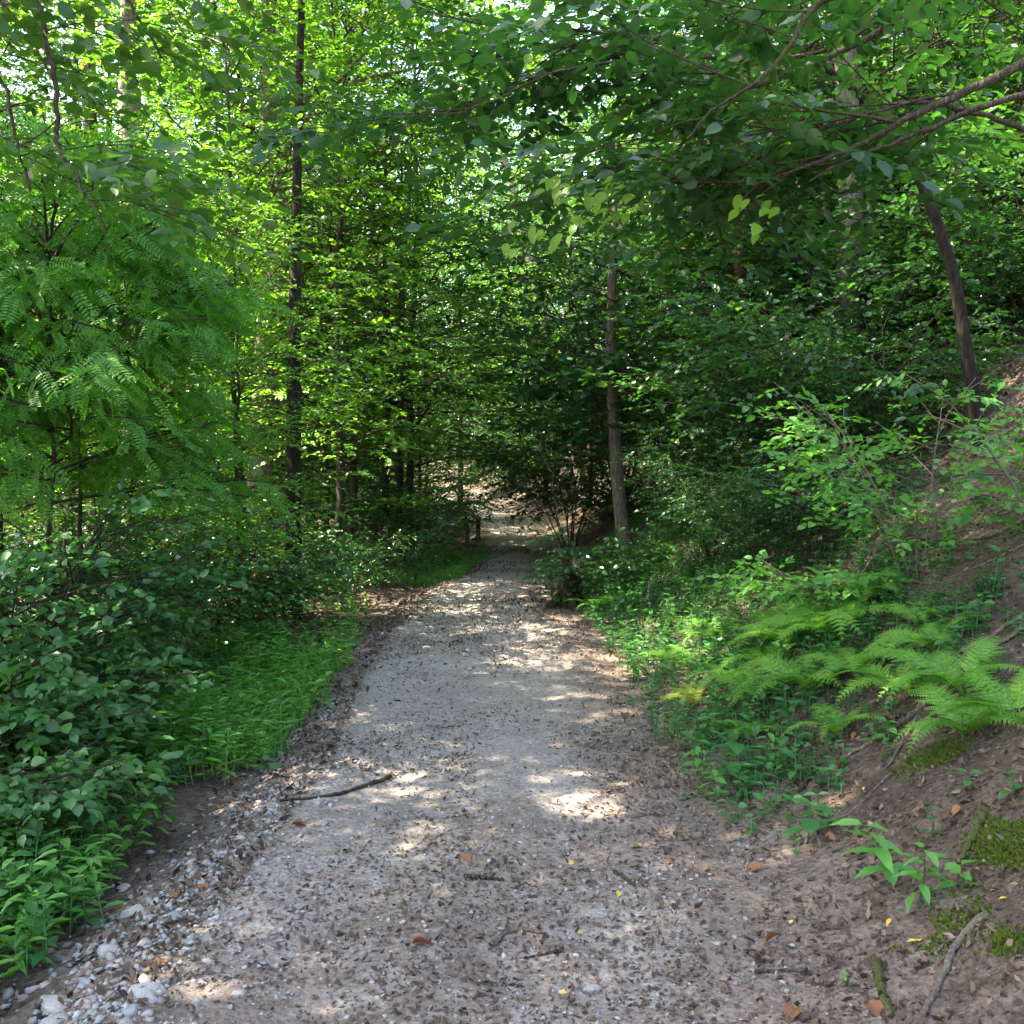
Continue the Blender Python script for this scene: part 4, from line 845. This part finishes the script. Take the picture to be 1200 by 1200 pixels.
# little railing at the far left path edge
b = hit(560, 640); t = thing('railing', b, 'small dark wooden railing at the left edge of the far path', 'railing')
def board(name, p0, p1, w, d):
    p0 = np.array(p0, float); p1 = np.array(p1, float); L = np.linalg.norm(p1 - p0); M = frames((p1 - p0)[None], np.array(((0.1, 1., .2),)))[0]
    a, h_ = w / 2, d / 2; e = min(a, h_) * .25; prof = [(-a + e, -h_), (a - e, -h_), (a, -h_ + e), (a, h_ - e), (a - e, h_), (-a + e, h_), (-a, h_ - e), (-a, -h_ + e)]
    V = np.array([(x, y, z) for y in (0, L) for x, z in prof]) @ M.T + p0; mb = MB()
    mb.add(V, {4: [(k, (k + 1) % 8, 8 + (k + 1) % 8, 8 + k) for k in range(8)] + [(0, 1, 2, 3), (0, 3, 4, 7), (4, 5, 6, 7), (8, 11, 10, 9), (8, 15, 12, 11), (12, 15, 14, 13)], 3: []}); return link(name, mb.mesh(name, B_post), t)
board('post', (0, 0, -.1), (.01, 0, .56), .085, .085); board('post', (-.22, .1, -.1), (-.23, .1, .47), .08, .08)
board('rail', (-.26, .12, .49), (.05, -.02, .53), .05, .07); board('beam', (-.30, -.06, .03), (.13, -.09, .035), .07, .06)
# piles of dead twigs in the thicket
for i, (px, py, l) in enumerate([(425, 655, 'tangle of pale dead twigs at the foot of the thin trunks'), (250, 735, 'tangle of dead twigs behind the left verge'), (520, 640, 'dead leafy twigs lying left of the railing')]):
    b = hit(px, py); rg = np.random.default_rng(700 + i); mb = MB()
    for k in range(34):
        a = rg.uniform(0, 6.28); e = rg.uniform(-.05, .7); o = rg.normal(0, .22, 3) * (1, 1, 0) + (0, 0, rg.uniform(0, .12)); L = rg.uniform(.3, .95)
        tube(mb, curve([o, o + vec(a, e) * L * .5 + rg.normal(0, .05, 3), o + vec(a + .3, e * .6) * L], 6), np.linspace(.008, .003, 6) * rg.uniform(.6, 1.5), 4)
    t = thing('brushwood', b, l, 'brushwood'); q_ = link('twigs', mb.mesh('brushwood', B_stick, True), t); q_['kind'] = 'stuff'

# ---------------------------------------------------------------- stones, gravel, dead leaves, moss
def rock(seed, sub=1, flat=.6, amp=.25):
    rg = np.random.default_rng(seed); import bmesh
    bm = bmesh.new(); bmesh.ops.create_icosphere(bm, subdivisions=sub, radius=.5)
    V = np.array([v.co[:] for v in bm.verts]); F = np.array([[v.index for v in f.verts] for f in bm.faces]); bm.free()
    for k in range(13):                 # planar chips
        n_ = norm(rg.normal(0, 1, (1, 3)))[0]; d = rg.uniform(.23, .37); pr = V @ n_; V = V - np.outer(np.maximum(pr - d, 0), n_)
    V = V * (1 + amp * rg.normal(0, .25, (len(V), 1))); V = V * (1, rg.uniform(.65, .9), flat); return V, {3: F, 4: []}
ROCK = [rock(i, 3, .62, .05) for i in range(5)]; PEB = [rock(20 + i, 1, .55, .25) for i in range(4)]
ROCKM = []; PEBM = []
for k, r_ in enumerate(ROCK): mb = MB(); mb.add(*r_); ROCKM.append(mb.mesh('stone%d' % k, M_stone))
for k, r_ in enumerate(PEB): mb = MB(); mb.add(*r_); PEBM.append(mb.mesh('pebble%d' % k, M_stone))
for i, (px, py, w, l) in enumerate([(73, 1122, 42, 'large greenish-grey stone below the sunlit weeds at lower left'), (102, 1152, 30, 'bluish-grey angular stone right of the large stone'), (117, 1086, 20, 'pale pointed stone in the sunlit patch'),
        (131, 1114, 34, 'long white stone in the gutter'), (25, 1130, 24, 'rounded grey stone at the left edge'), (54, 1154, 24, 'white rounded stone among the left pebbles'), (26, 1168, 26, 'pale blue-white stone at lower left edge'),
        (157, 1070, 40, 'flat brownish stone above the gutter'), (182, 1056, 22, 'pale upright stone at the gutter top'), (143, 1042, 24, 'flat grey stone nearest the weeds'), (204, 1072, 24, 'smooth bluish stone by the dead brown leaf'),
        (65, 1178, 52, 'long flat orange-brown stone at lower left'), (66, 1200, 48, 'big flat grey stone on the bottom edge'), (176, 1162, 50, 'long slab of grey rock sunk in the path edge'), (152, 1186, 34, 'whitish broken stone beside the sunken slab'),
        (676, 1146, 26, 'pale blue flat stone on the lower path'), (690, 1160, 30, 'tan flat stone just below the pale blue one'), (640, 1160, 18, 'white flat stone on the lower path'), (320, 945, 26, 'top white rock of the pebble pile at left path edge'), (1038, 925, 13, 'pale oval stone lying on the bare bank'),
        (605, 1050, 18, 'grey flat stone in the middle of the path'), (325, 1075, 24, 'whitish stone on the left wheel track')]):
    b = hit(px, py); sz = w / FOC * np.linalg.norm(b - CAM) * .95; rg = np.random.default_rng(300 + i)
    tag(link('stone', ROCKM[i % 5], mw=Matrix.Translation(Vector(b) + Vector((0, 0, sz * -.04))) @ Matrix.Rotation(rg.uniform(-.6, .6), 4, 'Z') @ Matrix.Rotation(rg.normal(0, .2), 4, 'X') @ Matrix.Scale(sz, 4)), l, 'stone', 'stones along the track')
rng = np.random.default_rng(77)
def orient(x, y, tilt, rg):
    n_ = Hn(x, y) + rg.normal(0, tilt, (len(x), 3)); d = rg.normal(0, 1, (len(x), 3)); return frames(np.cross(n_, d), n_)
# stones one can pick out, pieces of the track
def track_pts(n, y0, y1, rg, pw=2.0, ex=.1):
    y = y0 + (y1 - y0) * rg.random(n) ** pw; a, b_ = path_l(y) - ex, path_r(y) + ex; return a + (b_ - a) * rg.random(n), y
x, y = track_pts(60, 2.7, 7, rng); gx_ = rng.normal(0, .13, 130); gy_ = 2.75 + 3.0 * rng.random(130) ** 1.6; x = np.concatenate([x, path_l(gy_) - .12 + gx_ * 1.3, rng.uniform(-1.85, -1.05, 110)]); y = np.concatenate([y, gy_, rng.uniform(2.75, 3.95, 110)])
z = S(x, y); M = orient(x, y, .25, rng); sz = .02 + np.where(np.arange(len(x)) < 60, .035, .065) * rng.random(len(x)) ** 2
for i in range(len(x)): link('stone', PEBM[i % 4], path, mw=mat4(M[i], np.array((x[i], y[i], z[i] + sz[i] * .05)), sz[i]))
# gravel: a uniform sprinkle, thick along the left gutter and in the wheel tracks
x, y = track_pts(15000, 2.4, 15, rng, 1.7, .15); cc = (x - path_l(y)) / (path_r(y) - path_l(y))
keep = rng.random(len(x)) < .35 + .5 * (np.exp(-((cc - .0) / .10) ** 2) + .6 * np.exp(-((cc - .25) / .15) ** 2) + .6 * np.exp(-((cc - .68) / .15) ** 2)) + .5 * (vnoise(x * 2, y * 2, 71) > .1); x, y = x[keep], y[keep]
n0 = len(x); y2 = 2.7 + 6.0 * rng.random(3200) ** 1.5; x2 = path_l(y2) - .05 + rng.normal(0, .16, 3200)
k2 = vnoise(x2 * 2.5, y2 * 1.3, 88) > -.2; x = np.concatenate([x, x2[k2]]); y = np.concatenate([y, y2[k2]])
mb = MB(); M = orient(x, y, .4, rng); P = np.stack([x, y, S(x, y) + .001], -1); sz = .006 + .022 * rng.random(len(x)) ** 2.5; sz[n0:] = .012 + .034 * rng.random(len(x) - n0) ** 2
ico = np.array([(0, 0, 1), (1, 0, 0), (0, 1, 0), (-1, 0, 0), (0, -1, 0), (0, 0, -.6), (.7, .7, .3), (-.7, .7, .25)]) * .5 * (1, .8, .6)
OF = {3: [(0, 1, 6), (0, 6, 2), (0, 2, 7), (0, 7, 3), (0, 3, 4), (0, 4, 1), (5, 6, 1), (5, 2, 6), (5, 7, 2), (5, 3, 7), (5, 4, 3), (5, 1, 4)], 4: []}
mb.inst(ico, OF, P, M, sz[:, None] * rng.uniform(.7, 1.4, (len(x), 3)))
tag(link('gravel', mb.mesh('gravel', M_stone), path), kind='stuff')
# dead leaves and leaf scraps
CH = leaf_mid(.55); CH[0][:, 2] = np.array([0, .10, .13, .05, -.10, .16]); CH2 = leaf_mid(.4); CH2[0][:, 2] = np.array([0, -.08, .1, .3, .12, .06]); CH3 = leaf_far(.5); CH3[0][:, 2] = np.array([.1, -.05, .2, .18])
def litter(name, x, y, sz, mat, parent, tilt=.45, lift=.004):
    mb = MB(); k = rng.integers(0, 3, len(x)); M = orient(x, y, tilt, rng); P = np.stack([x, y, S(x, y) + lift], -1); s_ = sz[0] + (sz[1] - sz[0]) * rng.random(len(x)) ** 1.8
    for i, c_ in enumerate((CH, CH2, CH3)): q = k == i; mb.inst(*c_, P[q], M[q], s_[q])
    return tag(link(name, mb.mesh(name, mat), parent), kind='stuff')
x, y = track_pts(80000, 2.4, 16, rng, 1.5, .25); cc = (x - path_l(y)) / (path_r(y) - path_l(y)); wl = np.exp(-((cc - .30) / .10) ** 2) + np.exp(-((cc - .66) / .10) ** 2)
keep = rng.random(len(x)) < np.clip(.50 + 2.2 * fbm(x * 2.0, y * 1.2, 73, 3) + .5 * smooth(.78, 1.0, cc), .04, 1) * (1 - .3 * wl); litter('leaf_litter', x[keep], y[keep], (.006, .034), M_dry, path)
x, y = track_pts(26000, 6, 32, rng, 1.0, .2); keep = rng.random(len(x)) < np.clip(.3 + 1.9 * fbm(x * 1.6, y * .6, 75, 3), .03, 1) * smooth(6, 12, y); litter('leaf_litter', x[keep], y[keep], (.018, .06), M_dry, path)
n = 80000; y = 2.3 + 8.5 * rng.random(n) ** 1.4; x = path_r(y) - .45 + 4.5 * rng.random(n) ** 1.1; q_ = rng.random(n) < smooth(-.55, .5, x - path_r(y)) * np.clip(.75 + 1.2 * fbm(x * 1.8, y * 1.8, 74, 2), .2, 1); x, y = x[q_], y[q_]; litter('leaf_litter', x, y, (.008, .044), M_dry, ground, .7)
n = 14000; y = 2.3 + 9 * rng.random(n) ** 1.3; x = path_l(y) + .1 - 3.0 * rng.random(n) ** 1.4; litter('leaf_litter', x, y, (.015, .055), M_dry, ground, .5)
n = 16000; y = 4 + 12 * rng.random(n); x = path_r(y) + 2.6 + 4.5 * rng.random(n); litter('leaf_litter', x, y, (.02, .075), M_dry, ground, .6)
n = 9000; y = 10 + 14 * rng.random(n); x = np.where(rng.random(n) < .5, path_l(y) - 4 * rng.random(n), path_r(y) + 5 * rng.random(n)); litter('leaf_litter', x, y, (.04, .09), M_dry, ground, .5)
DL = []
for k, (c_, m_) in enumerate(((leaf_near(.6, 0, .35, -.2), M_dry), (leaf_near(.5, 0, -.3, .2), M_dry), (leaf_near(.65, 0, .4, .25), M_rust))): mb = MB(); mb.add(*c_); DL.append(mb.mesh('dead_leaf%d' % k, m_))
n = 150; y = 2.5 + 4 * rng.random(n) ** 1.5; x = path_r(y) - .5 + 2.3 * rng.random(n); M = orient(x, y, .35, rng); z = S(x, y)
for i in range(n): link('dead_leaf', DL[i % 3 if i % 2 else i % 2], ground, mw=mat4(M[i], np.array((x[i], y[i], z[i] + .012)), rng.uniform(.045, .085)))
for i, (px, py) in enumerate([(210, 1048), (340, 970), (200, 1130), (935, 1185), (1015, 1180), (240, 1038), (1035, 1005), (895, 1020), (965, 985), (180, 1128), (480, 1110), (540, 1005)]):
    b = hit(px, py); M = orient(b[:1], b[1:2], .25, rng)[0]; link('dead_leaf', DL[2], ground, mw=mat4(M, b + (0, 0, .012), rng.uniform(.06, .085)))
YL = MB(); YL.add(*leaf_near(.6, 0, .2, .1)); YL = YL.mesh('yellow_leaf', M_yellow)
for px, py in [(636, 1175), (655, 1168), (1045, 1080), (1078, 1108), (930, 1082), (1160, 1048), (1170, 1058), (665, 1012), (675, 1095), (1012, 925), (725, 1047), (1075, 1107)]:
    b = hit(px, py); M = orient(b[:1], b[1:2], .25, rng)[0]; link('yellow_leaf', YL, ground, mw=mat4(M, b + (0, 0, .012), rng.uniform(.02, .035)))
# moss
def moss(name, label, px, py, rx, ry, n, seed):
    rg = np.random.default_rng(seed); b = hit(px, py); x = b[0] + rg.normal(0, rx, n); y = b[1] + rg.normal(0, ry, n); mb = MB()
    k = vnoise(x * 9, y * 9, seed) > -.12; x, y = x[k], y[k]; M = orient(x, y, .5, rg); P = np.stack([x, y, S(x, y) - .002], -1)
    V = np.array([(-.5, 0, 0), (.5, 0, 0), (0, .2, 1.3), (0, -.5, 0), (0, .5, 0), (.2, 0, 1.2)]); mb.inst(V, {3: [(0, 1, 2), (3, 4, 5)], 4: []}, P, M, rg.uniform(.008, .018, len(x)))
    tag(link(name, mb.mesh(name, M_moss)), label, 'moss', kind='stuff')
moss('moss', 'yellow-green moss cushion on the bank at right edge', 1185, 985, .05, .075, 2600, 81)
moss('moss', 'thin moss on trodden soil beside the long fallen branch', 1120, 1085, .10, .06, 500, 82)
moss('moss', 'small moss patch right of the long fallen branch', 1182, 1105, .025, .03, 350, 83)
moss('moss', 'moss under the lowest right fern', 1100, 885, .07, .06, 900, 84)
